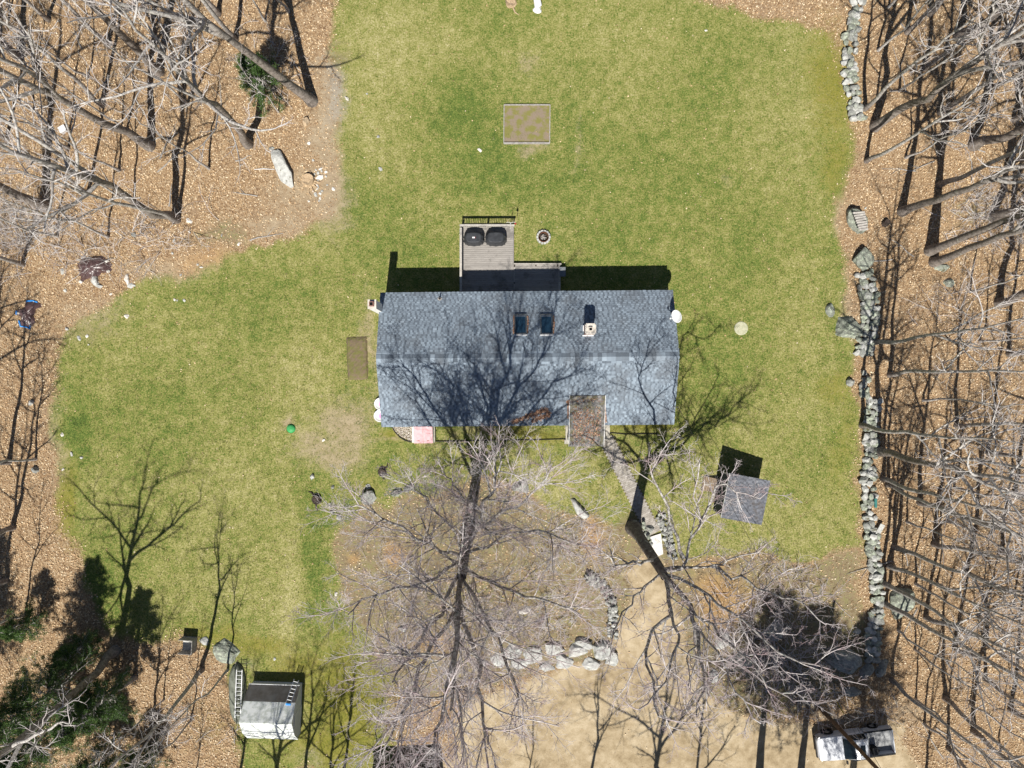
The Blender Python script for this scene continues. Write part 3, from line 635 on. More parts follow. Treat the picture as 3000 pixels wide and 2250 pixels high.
for p in ((ux0 - .02, uy1 + .02), ((ux0 + ux1) / 2, uy1 + .02), (ux1, uy1 + .02), (ux0 - .02, (uy1 + yH) / 2), (ux0 - .02, yH + 1.2)):
    f = MB(); f.box((p[0], p[1], RZ / 2), (.09, .09, RZ - .02)); f.build('rail_post', M['rail'], dk)
f = MB(); f.box(((ux0 + ux1) / 2, uy1 + .02, RZ), (ux1 - ux0 + .2, .16, .04)); f.build('hand_rail', M['rail'], dk)
f = MB(); f.box((ux0 - .02, (uy1 + yH) / 2 - .1, RZ - .004), (.16, uy1 - yH - .1, .036)); f.build('hand_rail', M['rail'], dk)
f = MB(); f.box(((ux0 + ux1) / 2, uy1 + .02, .52), (ux1 - ux0, .04, .08)); f.box((ux0 - .02, (uy1 + yH) / 2, .52), (.04, uy1 - yH, .08)); f.build('bottom_rail', M['rail'], dk)
q = MB(); q.box((0, 0, 0), (.035, .035, RZ - .5)); bal = q.mesh('baluster', M['rail'])
xx = ux0 + .1
while xx < ux1 - .05: link('baluster', bal, dk, (xx, uy1 + .05, (RZ + .48) / 2)); xx += .13
yy = uy1 - .1
while yy > yH + .1: link('baluster', bal, dk, (ux0 - .05, yy, (RZ + .48) / 2)); yy -= .13

# covered grills
def grill(cx, cy, wd, dp, ht, label, patch, seed):
    r = random.Random(seed); g = empty('covered_grill', (cx, cy, .40), 0, label, 'grill', 'covered grills on the deck')
    n = 28; rings = []
    for lev, (sx, sy, z, fold) in enumerate([(.30, .34, 1.10, 0), (.36, .38, 1.07, .005), (.46, .44, .86, .02), (.50, .47, .5, .04), (.52, .50, .0, .05)]):
        ring = []
        for k_ in range(n):
            a = 2 * math.pi * k_ / n; ca, sa = math.cos(a), math.sin(a); pw = .55 if lev < 2 else .75
            ex = abs(ca) ** pw * (1 if ca > 0 else -1); ey = abs(sa) ** pw * (1 if sa > 0 else -1)
            fo = 1 + fold * (1 if k_ % 2 else -1) * r.uniform(.5, 1.4)
            ring.append((ex * sx * wd * fo, ey * sy * dp * fo, z * ht / 1.1))
        rings.append(ring)
    b = MB(); vs = [p for q in rings for p in q]
    b.add(vs, [(i * n + k_, i * n + (k_ + 1) % n, (i + 1) * n + (k_ + 1) % n, (i + 1) * n + k_) for i in range(len(rings) - 1) for k_ in range(n)] + [tuple(range(n))])
    b.build('cover', M['cover'], g)
    f = MB(); f.box((0, 0, ht + .002), (wd * .5, dp * .62, .012)); tp = f.build('top_panel', M['cover'], g)
    if patch:
        f = MB(); f.box((.02, -.02, ht + .012), (.2, .10, .006)); f.build('badge', M['white'], tp)
        f = MB(); f.box((.115, -.02, ht + .013), (.035, .10, .007)); f.build('badge_mark', M['red'], tp)
p = W(1389, 703, .4); grill(p.x, p.y, 1.45, .92, .95, 'covered black grill with a white badge on top', True, 1)
p = W(1453, 703, .4); grill(p.x, p.y, 1.5, .95, .98, 'covered black grill with a plain top and crumpled hem', False, 2)
# feeder hook on the deck corner
p = W(1496, 669, .4); fh = empty('bird_feeder_hook', (p.x, p.y + .0, .40), 0, 'white double feeder hook clamped at the deck rail corner', 'feeder hook')
f = MB(); f.tube([(0, 0, 0), (0, 0, 1.75)], .018, 8); f.build('pole', M['white'], fh)
f = MB(); f.tube([(0, 0, 1.7), (.12, .02, 1.86), (.26, .03, 1.88), (.34, .0, 1.78)], .012, 6); f.tube([(0, 0, 1.7), (-.12, .02, 1.84), (-.24, .03, 1.86), (-.30, .0, 1.78)], .012, 6); f.build('arm', M['white'], fh)
fd = empty('bird_feeder', (p.x + .34, p.y, .40 + 1.50), 0, 'small red bird feeder hanging from the white hook', 'bird feeder')
f = MB(); f.lathe([(0, 0), (.07, .01), (.075, .05), (.05, .08), (.045, .2), (.03, .24), (0, .25)], 14); f.build('reservoir', M['red'], fd)
f = MB(); f.tube([(0, 0, .25), (0, 0, .30)], .006, 5); f.build('hanger', M['steel'], fd)
# shepherd hook on the lawn
p = W(1515, 640, 0); so = empty('shepherd_hook', p, 0, 'thin dark shepherd hook standing in the grass behind the deck', 'garden hook')
f = MB(); f.tube([(0, 0, -.2), (0, 0, 1.5), (.04, 0, 1.6), (.14, 0, 1.62), (.2, 0, 1.52)], .012, 6); f.build('rod', M['black'], so)
# grey bin beside the deck
p = W(1648, 797, .4); gb = empty('storage_bin', (p.x, p.y, 0), 0, 'grey lidded storage bin in the shade at the deck end', 'bin')
f = MB(); f.hexa([(-.17, -.28, 0), (.17, -.28, 0), (.17, .28, 0), (-.17, .28, 0), (-.2, -.32, .5), (.2, -.32, .5), (.2, .32, .5), (-.2, .32, .5)]); f.build('body', M['greybin'], gb)
f = MB(); f.box((0, 0, .52), (.44, .68, .04)); f.build('lid', M['greybin'], gb)

# fire pit
p = W(1592, 696, 0); fp = empty('fire_pit', p, 0, 'round fire pit with a rusty ring inside pale blocks', 'fire pit')
for i in range(14):
    a = 2 * math.pi * i / 14; f = MB(); f.box((0, 0, .1), (.13, .17, .24)); f.build('block', M['paleRock'], fp, (.45 * math.cos(a), .45 * math.sin(a), 0), (0, 0, a + random.uniform(-.06, .06)))
f = MB(); f.lathe([(.345, -.02), (.345, .30), (.36, .30), (.36, -.02)], 28); f.build('steel_ring', M['rust'], fp)
f = MB(); f.lathe([(0, .03), (.2, .035), (.34, .01)], 20); f.build('ash_bed', M['char'], fp)
for i in range(5):
    lg = MB(); a = i * .7; lg.tube([(-.2, 0, 0), (.2, 0, 0)], .035, 7); o = lg.build('fire_log', M['greywood'], None, (p.x + random.uniform(-.06, .06), p.y + random.uniform(-.06, .06), .06 + .045 * i), (0, 0, a))
    tag(o, 'charred log lying in the fire pit', 'log', 'logs in the fire pit')

# ------------------------------------------------------------------ garden things on the lawn
def W2(px_, py_): return W(px_, py_, 0)
gb = empty('raised_bed', W2(1543, 366), 0, 'square raised garden bed framed with thin grey boards in the back lawn', 'garden bed')
cs = [W2(*q) - W2(1543, 366) for q in ((1477, 309), (1611, 309), (1610, 421), (1476, 421))]
for i in range(4):
    a, b_ = cs[i], cs[(i + 1) % 4]; f = MB(); f.bar((a.x, a.y, .07), (b_.x, b_.y, .07), .06 if i != 2 else .10, .2 - .004 * (i % 2)); f.build('board', M['greywood'], gb)
f = MB(); f.add([(cs[k_].x * .985, cs[k_].y * .985, .035) for k_ in range(4)], [(3, 2, 1, 0)]); f.build('soil', M['bedsoil'], gb)
f = MB(); pb = W2(1047, 1050)
gxx = 12; gyy = 22
vs = []; r = random.Random(3)
for j in range(gyy + 1):
    for i in range(gxx + 1):
        u, v = i / gxx * 2 - 1, j / gyy * 2 - 1; e = max(0, 1 - max(abs(u), abs(v)) ** 6)
        vs.append((u * .78 + r.uniform(-.03, .03), v * 1.62 + r.uniform(-.03, .03), .17 * e + r.uniform(-.015, .02) * (e > 0) - .02 * (e == 0)))
f.add(vs, [(j * (gxx + 1) + i, j * (gxx + 1) + i + 1, (j + 1) * (gxx + 1) + i + 1, (j + 1) * (gxx + 1) + i) for j in range(gyy) for i in range(gxx)])
tag(f.build('soil_bed', M['soil'], None, pb, (0, 0, rad(2))), 'low mounded soil bed beside the west gable wall', 'garden bed')
f = MB(); f.lathe([(0, .05), (.46, .045), (.5, .03), (.5, -.03)], 32); tag(f.build('septic_lid', plain('pale_lid', (0.47, .46, .33), (.36, .36, .24), 7, .95, .3), None, W2(2171, 962)), 'round pale concrete lid set flat in the east lawn', 'lid')
gd = empty('riser_lid', W2(853, 1256), 0, 'bright green round plastic lid on the west lawn', 'lid')
f = MB(); f.lathe([(0, .2), (.12, .19), (.22, .15), (.29, .09), (.31, .05), (.31, -.03)], 28); f.build('dome', M['green'], gd, smooth=True)
f = MB(); f.lathe([(.33, .055), (.33, .02), (.29, .02)], 28); f.build('rim', M['green'], gd)
for i, (px_, py_) in enumerate(((1112, 1183), (1111, 1218))):
    o = empty('saucer_sled', W(px_ + 3, py_, .1), 0, 'white round saucer sled with pink and blue print by the gable wall', 'sled', 'white saucers by the gable')
    f = MB(); f.lathe([(0, .02), (.25, .03), (.36, .08), (.42, .16), (.45, .155), (.37, .05), (.25, 0.0), (0, -.02)], 32); f.build('dish', M['white'], o, smooth=True)
    f = MB(); f.lathe([(0, .032), (.17, .036), (.2, .038)], 20, (.06, 0, 0)); f.build('pink_print', M['magenta'], o)
    f = MB(); f.add([(.0, .2, .05), (.12, .26, .07), (.2, .18, .055), (.1, .17, .05)], [(0, 1, 2, 3)]); f.build('blue_print', M['bluep'], o)
# edging and pebble bed
def strip(name, label, pl, wd=.03, ht=.12):
    f = MB(); pts = [W2(*q) for q in pl]
    for i in range(len(pts) - 1): f.bar((pts[i].x, pts[i].y, .03), (pts[i + 1].x, pts[i + 1].y, .03), wd, ht)
    return tag(f.build(name, M['black']), label, 'edging')
strip('bed_edging', 'curved black edging strip round the pebble bed', [(1148, 1250), (1158, 1266), (1172, 1281), (1188, 1291), (1206, 1295)], .05)
strip('bed_edging', 'long black edging strip between bulkhead and porch', [(1276, 1252), (1277, 1293), (1320, 1293), (1400, 1291), (1480, 1289), (1560, 1289), (1658, 1286)], .045)
strip('bed_edging', 'black edging strip running east from the porch', [(1788, 1268), (1830, 1272), (1880, 1271), (1930, 1271)], .05)
n = 900; u = RNG.random(n * 3); v = RNG.random(n * 3); px_ = 1150 + u * 57; py_ = 1246 + v * 48
k_ = (py_ < 1250 + np.sqrt(np.clip((px_ - 1150) / 57, 0, 1)) * 43); px_, py_ = px_[k_][:n], py_[k_][:n]
P, Fq, rr = leaf_quads((px_ - 1500) / S, (1125 - py_) / S, RNG.uniform(.02, .05, len(px_)), .085, .4)
tag(link('pebbles', np_mesh('pebbles', P, Fq, M['pebble'], False, {'rnd': ('FLOAT', 'POINT', rr)})), 'mixed pebbles and chips filling the curved bed by the bulkhead', 'pebbles', kind='stuff')

# paver walk
a, b_ = W2(1776, 1283), W2(1915, 1562); d = (b_ - a).normalized(); nrm = Vector((-d.y, d.x, 0)); L = (b_ - a).length; wdt = 1.12
walk = empty('paver_walk', (a.x, a.y, 0), math.atan2(d.y, d.x), 'grey brick paver walk running diagonally from the porch', 'walk'); walk['kind'] = 'structure'; del walk['category']
q = MB(); q.box((0, 0, 0), (.128, .208, .07)); pm = q.mesh('paver', M['paver'])
i = 0; xx = .06
while xx < L:
    off = (.11 if i % 2 else 0); yy = -wdt / 2 + .11 - off * .0
    cur = .55 * max(0, (xx / L - .8)) ** 2 * 5
    for k_ in range(5):
        link('paver', pm, walk, (xx + random.uniform(-.004, .004), -wdt / 2 + .112 + k_ * .2135 + (.05 if i % 2 else -.05) + cur, .008 + random.uniform(-.006, .008)), (random.uniform(-.02, .02), random.uniform(-.02, .02), random.uniform(-.02, .02)))
    i += 1; xx += .135
f = MB(); f.add([(0, -wdt / 2, .012), (L, -wdt / 2, .012), (L, wdt / 2, .012), (0, wdt / 2, .012)], [(0, 1, 2, 3)]); f.build('joint_sand', M['soil'], walk)
f = MB(); cs = [W2(*q) for q in ((1904, 1572), (1935, 1562), (1942, 1622), (1928, 1628), (1908, 1600))]
f.prism([(q.x, q.y) for q in cs][::-1], -.03, .14); tag(f.build('stone_step', M['white_concrete']), 'bright white stone step at the foot of the paver walk', 'step')

# ------------------------------------------------------------------ rocks
def rock_verts(seed, sub, flat=9, rough=.2):
    r = np.random.default_rng(seed); bm = bmesh.new(); bmesh.ops.create_icosphere(bm, subdivisions=sub, radius=1)
    V = np.array([v.co[:] for v in bm.verts]); Fc = np.array([[v.index for v in f.verts] for f in bm.faces]); bm.free()
    for _ in range(flat):
        nn = r.normal(size=3); nn /= np.linalg.norm(nn); dd = r.uniform(.55, .85); s_ = V @ nn
        V = V - np.clip(s_ - dd, 0, None)[:, None] * nn
    if sub >= 3:
        for sc_, am in ((1.6, rough), (3.5, rough * .5), (8, rough * .25)):
            ph = r.uniform(0, 6, (3, 3)); fr = r.normal(size=(3, 3)) * sc_
            V = V * (1 + am * np.sin(V @ fr.T + ph[0]).mean(1, keepdims=True))
    else: V = V * (1 + r.uniform(-rough, rough, (len(V), 1)))
    return V, Fc
def boulder(px_, py_, wd, dp, ht, rz, mat, label, seed, name='boulder', group=None, sink=.3, cat='boulder', z=None, outline=None):
    V, Fc = rock_verts(seed, 4 if max(wd, dp) > .9 else 3)
    mx = np.abs(V).max(0); V = V / mx * np.array((wd / 2, dp / 2, ht))
    hz = ht * (1 - sink); zz = -ht * sink * .5
    me = np_mesh(name, V, Fc, M[mat], False)
    p_ = W(px_, py_, ht * .4)
    return tag(link(name, me, None, (p_.x, p_.y, zz if z is None else z), (0, 0, rad(rz))), label, cat, group)
# name, centre px, size m, height, rotation, material
bl = [
 (826, 490, 1.25, 3.3, .75, 30, 'paleRock', 'long tapering pale boulder slab at the west woods edge', 41),
 (797, 434, .55, .35, .25, 20, 'rock', 'small grey rock touching the tip of the long boulder slab', 2),
 (896, 352, .62, .75, .55, 10, 'tanrock', 'tan square boulder below the forked tree at the lawn corner', 3),
 (2512, 652, 1.9, 2.6, 1.1, 15, 'greenrock', 'huge flat-topped boulder with slates stacked on it', 4),
 (2533, 757, 1.5, 1.9, .85, -12, 'greenrock', 'large lichened boulder just south of the slate-topped boulder', 5),
 (2488, 958, 2.1, 1.75, 1.0, -18, 'greenrock', 'large pale lichened boulder jutting from the stone wall into the lawn', 6),
 (2433, 911, .75, 1.15, .35, 0, 'greenrock', 'small mottled rock alone in the lawn near the stone wall', 7),
 (2492, 1118, .8, .75, .5, 0, 'rock', 'dark squat rock beside the gap in the stone wall', 8),
 (2650, 1765, 1.9, 3.0, 1.0, -8, 'greenrock', 'big grey boulder in the leaves east of the stone wall', 9),
 (2482, 1945, 2.6, 2.2, 1.4, 10, 'rock', 'massive boulder in deep shade at the foot of the stone wall', 10),
 (2540, 1975, 1.5, 1.3, .9, 40, 'rock', 'shaded boulder leaning on the massive one by the wall end', 11),
 (2500, 2030, 1.4, .9, .6, 0, 'rock', 'low shaded boulder between the wall end and the truck', 12),
 (2590, 1960, 1.0, 1.6, .7, -25, 'rock', 'grey boulder sunk in leaves beside the shaded boulders', 13),
 (1078, 1460, 1.25, 1.2, .75, 25, 'rock', 'square grey boulder at the west edge of the front garden', 14),
 (1162, 1444, 1.0, .95, .6, 40, 'greenrock', 'greenish boulder in a dark notch of the front garden', 15),
 (1196, 1432, .9, .5, .45, 20, 'rock', 'low grey rock beside the greenish garden boulder', 16),
 (1700, 1492, .85, 2.0, .5, 42, 'paleRock', 'elongated pale boulder between the maple and the paver walk', 17),
 (1530, 1430, 1.6, 1.2, .6, 10, 'rock', 'grey boulder under the maple twigs near the house', 18),
 (912, 1398, .45, .5, .3, 20, 'paleRock', 'small pale rock standing alone in the west lawn edge', 19),
 (974, 1427, .28, .35, .2, 0, 'rock', 'tiny pointed rock in the moss between lawn and garden', 20),
 (990, 1515, .5, .55, .3, 30, 'paleRock', 'pale rock with a rust mark below the black stump', 21),
 (972, 1502, .4, .35, .25, 0, 'rock', 'dark little rock against the rust-marked pale rock', 22),
 (966, 1480, .25, .35, .18, 0, 'whiterock', 'thin white rock north of the rust-marked pale rock', 23),
 (1078, 1426, .4, .4, .25, 0, 'paleRock', 'pale cobble just north of the square garden boulder', 24),
 (665, 1910, 2.3, 1.9, .6, -15, 'greenrock', 'broad lichened rock outcrop beside the three-sided bin', 25),
 (600, 1880, .9, .7, .3, 0, 'paleRock', 'pale flat rock between the bin and the broad outcrop', 26),
 (1538, 1790, 1.3, .6, .35, 5, 'whiterock', 'white rock among the twigs west of the curved wall', 31),
 (1180, 1845, .8, .5, .3, 0, 'paleRock', 'pale rock in the brown garden under the maple branches', 32),
 (2120, 1880, 1.4, 1.6, .6, 0, 'paleRock', 'pale rock beside the drive under the oak limbs', 33),
 (2095, 1985, 1.0, 1.2, .5, 20, 'paleRock', 'pale rock at the drive edge near the dark thicket', 34),
 (2510, 1852, .7, .5, .3, 0, 'paleRock', 'pale flat rock in moss west of the stone wall', 35),
 (1960, 1560, .55, .5, .3, 0, 'paleRock', 'pale grey cobble heap stone beside the white step', 36),
 (2270, 1850, 1.8, 1.4, .9, 20, 'rock', 'dark boulder hidden in the thicket west of the stone wall', 37),
 (2180, 1940, 2.6, 1.5, .9, 5, 'rock', 'long dark boulder in shade below the oak limbs', 38),
 (2760, 780, 1.3, .9, .4, 0, 'greenrock', 'mossy rock beside the thick double trunk in the east woods', 39),
 (2785, 830, 1.0, .8, .35, 0, 'greenrock', 'mossy rock south of the double trunk in the east woods', 40),
 (275, 822, .65, .95, .3, 5, 'paleRock', 'pale upright rock beside the brown tarp', 51),
 (290, 838, .5, .35, .2, 0, 'paleRock', 'pale rock chip at the foot of the upright rock by the tarp', 52),
 (370, 820, .5, .9, .25, 0, 'whiterock', 'whitish slab rock between the tarp and the dark moss patch', 53),
 (383, 838, .7, .4, .2, 0, 'paleRock', 'low rock rubble below the whitish slab rock', 54),
 (370, 927, .4, .4, .15, 30, 'whiterock', 'angular white stone alone in the west lawn', 55),
 (195, 963, .3, .3, .15, 0, 'paleRock', 'pale stone in the grass right of the blue-edged tarp', 56),
 (230, 990, .3, .5, .15, 25, 'paleRock', 'pale forked stone lying in the tree shadow on the west lawn', 57),
 (180, 795, .4, .5, .2, 0, 'paleRock', 'pale stone among twigs left of the brown tarp', 58),
 (190, 850, .3, .35, .15, 0, 'paleRock', 'pale stone below left of the brown tarp', 59),
 (390, 685, .5, .5, .25, 0, 'rock', 'mossy grey rock under branches above the brown tarp', 60),
 (550, 648, .4, .5, .2, 20, 'whiterock', 'white wedge stone at the base of the twin trunk', 61),
 (935, 519, .7, .45, .2, 15, 'whiterock', 'white slab stone in the rubble beside the tree stump', 62),
 (978, 553, .35, .35, .15, 0, 'whiterock', 'round whitish stone at the lawn edge east of the rubble', 63),
 (1015, 287, .45, .3, .2, -20, 'whiterock', 'pale stone at the lawn edge near the forked trunk', 64),
 (2500, 1120, .3, .3, .2, 0, 'paleRock', 'pale cobble by the dark squat rock', 65),
 (2556, 1104, .4, .35, .3, 0, 'tanrock', 'tan cobble at the broken part of the stone wall', 66),
 (90, 1180, .55, .45, .3, 0, 'paleRock', 'pale rock in the leaves on the far west edge', 67),
 (100, 1375, .8, .7, .5, 0, 'rock', 'dark grey boulder in the leaves on the far west edge', 68),
 (180, 1273, .3, .4, .15, 0, 'whiterock', 'small white wedge stone at the west lawn edge', 69),
 (1905, 1550, .8, .9, .4, 10, 'rock', 'grey rock heap stone right at the walk edge', 70),
 (1940, 1530, .8, 1.2, .4, 10, 'rock', 'rugged grey rock right of the paver walk', 71),
 (1965, 1610, .6, 1.0, .4, 0, 'rock', 'rugged grey rock right of the white step', 72),
]
for (px_, py_, wd, dp, ht, rz, mt, lab, sd) in bl: boulder(px_, py_, wd, dp, ht, rz, mt, lab, sd)
# low rock outcrop between the garden and the drive
lg = empty('rock_ledge', W2(1640, 1915), 0, 'long broken pale rock ledge between the front garden and the sandy drive', 'rock ledge'); lr = random.Random(14)
for i, (px_, py_, wd, dp, ht) in enumerate(((1455, 1930, 1.4, 1.0, .25), (1505, 1905, 1.7, 1.2, .35), (1520, 1945, 1.5, .8, .3), (1565, 1920, 1.5, 1.5, .4), (1600, 1955, 1.3, .8, .3), (1620, 1900, 1.8, 1.0, .5), (1660, 1945, 1.6, 1.0, .35), (1690, 1905, 1.7, 1.4, .55), (1735, 1945, 1.5, 1.0, .4), (1760, 1905, 2.0, 1.5, .65), (1790, 1930, 1.0, 1.2, .5), (1410, 1945, 1.0, .8, .2), (1715, 1885, 1.6, .8, .6), (1640, 1925, 1.0, .8, .45))):
    V, Fc = rock_verts(700 + i, 4, 16, .2); V = V / np.abs(V).max(0) * np.array((wd / 2, dp / 2, ht)); V[:, 2] = np.minimum(V[:, 2], ht * .62 + .05 * V[:, 0]); p_ = W2(px_, py_) - W2(1640, 1915)
    link('ledge_slab', np_mesh('ledge_slab', V, Fc, M['paleRock'], False), lg, (p_.x, p_.y, 0), (0, 0, lr.uniform(-.5, .5)))
# cobble heaps: shared rock meshes
STV = []
for i in range(10):
    V, Fc = rock_verts(200 + i, 2 if i < 5 else 1, 7, .13); V = V / np.abs(V).max(0); STV.append(V); 
    STV[i] = (V, Fc)
STM = {k_: [np_mesh('stone', V * .5, Fc, M[k_], False) for V, Fc in STV] for k_ in ('rock', 'greenrock', 'paleRock', 'whiterock')}
sr = random.Random(21)
def stone(parent, loc, sz, kinds=('greenrock', 'rock', 'paleRock'), name='stone'):
    return link(name, sr.choice(STM[sr.choice(kinds)]), parent, loc, (sr.uniform(-.35, .35), sr.uniform(-.35, .35), sr.uniform(0, 6.3)), (sz[0] * sr.uniform(.8, 1.25), sz[1] * sr.uniform(.8, 1.25), sz[2] * sr.uniform(.8, 1.2)))
def stone_wall(path, width, step, across, size, label, top=True, kinds=('greenrock', 'rock', 'greenrock', 'paleRock'), name='stone_wall', ht=1.0):
    pts = [W2(*q) for q in path]; wl_ = empty(name, pts[0], 0, label, 'wall'); o0 = pts[0]
    for i in range(len(pts) - 1):
        a, b_ = pts[i], pts[i + 1]; L_ = (b_ - a).length; d_ = (b_ - a).normalized(); nn = Vector((-d_.y, d_.x, 0)); t = 0
        while t < L_:
            for k_ in range(across):
                u = (k_ + .5) / across - .5; q = a + d_ * (t + sr.uniform(-.1, .1)) + nn * (u * width + sr.uniform(-.07, .07)) - o0
                s_ = size * sr.uniform(.75, 1.3)
                if sr.random() < .94: stone(wl_, (q.x, q.y, .13 * ht + sr.uniform(0, .06)), (s_ * 1.1, s_ * .95, s_ * .8 * ht), kinds)
                if top and sr.random() < .28 and k_ == across // 2: stone(wl_, (q.x, q.y, .38 * ht), (s_, s_ * .9, s_ * .55), kinds)
            t += step
    return wl_
stone_wall([(2528, 806), (2545, 870), (2548, 930), (2538, 985), (2528, 1040)], 1.35, .42, 4, .5, 'ragged lichened stone wall between the big boulders')
stone_wall([(2532, 1095), (2528, 1165)], .6, .40, 2, .42, 'short tumbled run of wall stones in the shaded gap')
stone_wall([(2560, 1175), (2545, 1240), (2552, 1300), (2542, 1400), (2545, 1500), (2555, 1600), (2565, 1700), (2566, 1800), (2552, 1880), (2556, 1945)], 1.0, .43, 3, .5, 'long old dry stone wall along the east side of the lawn')
stone_wall([(2512, 10), (2488, 110), (2485, 220), (2505, 330), (2515, 365)], 1.0, .5, 3, .5, 'northern stretch of old stone wall under bare branches', kinds=('rock', 'paleRock', 'greenrock'))
stone_wall([(1716, 1685), (1745, 1702), (1775, 1730), (1792, 1765), (1795, 1800), (1793, 1840), (1792, 1868)], .75, .26, 3, .30, 'curved dry stone retaining wall in the front garden', kinds=('paleRock', 'rock'), name='retaining_wall', ht=1.4)
stone_wall([(1878, 1535), (1890, 1570), (1902, 1600)], .5, .22, 2, .26, 'low heap of greenish stones left of the walk end', kinds=('greenrock', 'paleRock'), name='stone_heap')
stone_wall([(1930, 1510), (1952, 1555), (1962, 1600), (1968, 1640)], .7, .26, 3, .26, 'grey cobble heap right of the walk end', kinds=('rock', 'paleRock', 'rock'), name='stone_heap')
# small white stones strewn about
ws = [(905, 420), (918, 470), (930, 543), (905, 590), (925, 570), (944, 560), (940, 495), (510, 705), (505, 742), (580, 775), (530, 805), (520, 880), (540, 880), (512, 878), (590, 783), (325, 862), (260, 1010), (255, 985), (210, 1330), (185, 1375), (240, 1340), (560, 650), (555, 680), (700, 715), (650, 690), (845, 520), (845, 498), (1405, 440), (1108, 400), (1075, 275), (1115, 495), (2068, 90), (985, 1740), (805, 1930), (948, 1290), (1245, 1395), (2535, 610), (1700, 1100)]
for i, (px_, py_) in enumerate(ws[:-1]):
    o = stone(None, W2(px_, py_) + Vector((0, 0, .03)), (sr.uniform(.15, .34), sr.uniform(.12, .26), .14), ('whiterock', 'paleRock'), 'loose_stone')
    tag(o, 'small whitish loose stone lying on the ground', 'stone', 'loose whitish stones')
# rubble around the stump
for i in range(16):
    o = stone(None, W2(sr.uniform(915, 960), sr.uniform(488, 590)) + Vector((0, 0, .03)), (sr.uniform(.14, .3), sr.uniform(.12, .25), .12), ('whiterock', 'paleRock'), 'rubble_stone')
    tag(o, 'pale rubble stone beside the splintered stump', 'stone', 'rubble by the stump')
# slates on the huge boulder
for i in range(8):
    px_, py_ = 2518 + i * 2.0, 622 + i * 7.0
    q = MB(); q.box((0, 0, 0), (.85 - .03 * i, .15, .06)); p_ = W(px_, py_, .95)
    tag(q.build('stacked_slate', M['greywood'], None, (p_.x, p_.y, .86), (rad(25), 0, rad(8 + sr.uniform(-5, 5)))), 'long grey slate laid in a row on the huge boulder', 'slate', 'slates on the boulder')

# splintered stump, dark stumps
def stump(px_, py_, r0, ht, mat, label, seed, spikes=7):
    r = random.Random(seed); p_ = W2(px_, py_); s_ = empty('stump', p_, 0, label, 'stump'); n = 14
    b = MB(); ring = lambda rr, z, j: [(rr * (1 + r.uniform(-j, j)) * math.cos(2 * math.pi * k_ / n), rr * (1 + r.uniform(-j, j)) * math.sin(2 * math.pi * k_ / n), z + r.uniform(-.03, .03) * (z > 0)) for k_ in range(n)]
    rs = [ring(r0 * 1.35, -.05, .15), ring(r0 * 1.05, .1, .1), ring(r0, ht, .08), ring(r0 * .5, ht * .8, .2)]
    b.add([q for x_ in rs for q in x_], [(i * n + k_, i * n + (k_ + 1) % n, (i + 1) * n + (k_ + 1) % n, (i + 1) * n + k_) for i in range(3) for k_ in range(n)] + [tuple(range(3 * n, 4 * n))])
    b.build('stump_body', M[mat], s_)
    for i in range(spikes):
        a = r.uniform(0, 6.28); f = MB(); l_ = r.uniform(.5, 1.3) * r0 * 1.6
        f.tube([(math.cos(a) * r0 * .8, math.sin(a) * r0 * .8, .06), (math.cos(a) * (r0 + l_ * .6), math.sin(a) * (r0 + l_ * .6), .05), (math.cos(a + .2) * (r0 + l_), math.sin(a + .2) * (r0 + l_), .0)], [.07, .05, .02], 6); f.build('root', M[mat], s_)
stump(905, 528, .42, .35, 'straw', 'splintered pale stump with torn roots beside the long boulder', 4, 10)
stump(928, 1463, .3, .3, 'char', 'dark rotten stump at the lawn edge west of the garden', 5, 3)
stump(1120, 1383, .26, .32, 'char', 'dark rotten stump in the grass near the house', 6, 3)
stump(1497, 8, .35, .3, 'straw', 'cut stump at the top edge of the back lawn', 7, 2)
f = MB(); p_ = W2(1574, 30); f.tube([(0, 0, .0), (.05, .15, .35), (-.1, .8, .7), (-.1, 1.6, 1.4), (.1, 2.4, 2.6), (.1, 2.8, 4.0)], [.34, .28, .24, .2, .16, .1], 12)
br = empty('birch_tree', p_, 0, 'white leaning birch trunk at the top edge of the back lawn', 'tree'); f.build('trunk', M['white'], br)
f = MB()
r = random.Random(8)
for i in range(16):
    a = r.uniform(0, 6.28); z_ = r.uniform(2.2, 3.9); l_ = r.uniform(1, 2.2); f.tube([(.08, 2.4, z_), (.08 + math.cos(a) * l_ * .5, 2.4 + math.sin(a) * l_ * .5, z_ + .5), (.08 + math.cos(a) * l_, 2.4 + math.sin(a) * l_, z_ + .8)], [.04, .025, .012], 4)
f.build('crown', M['white'], br)

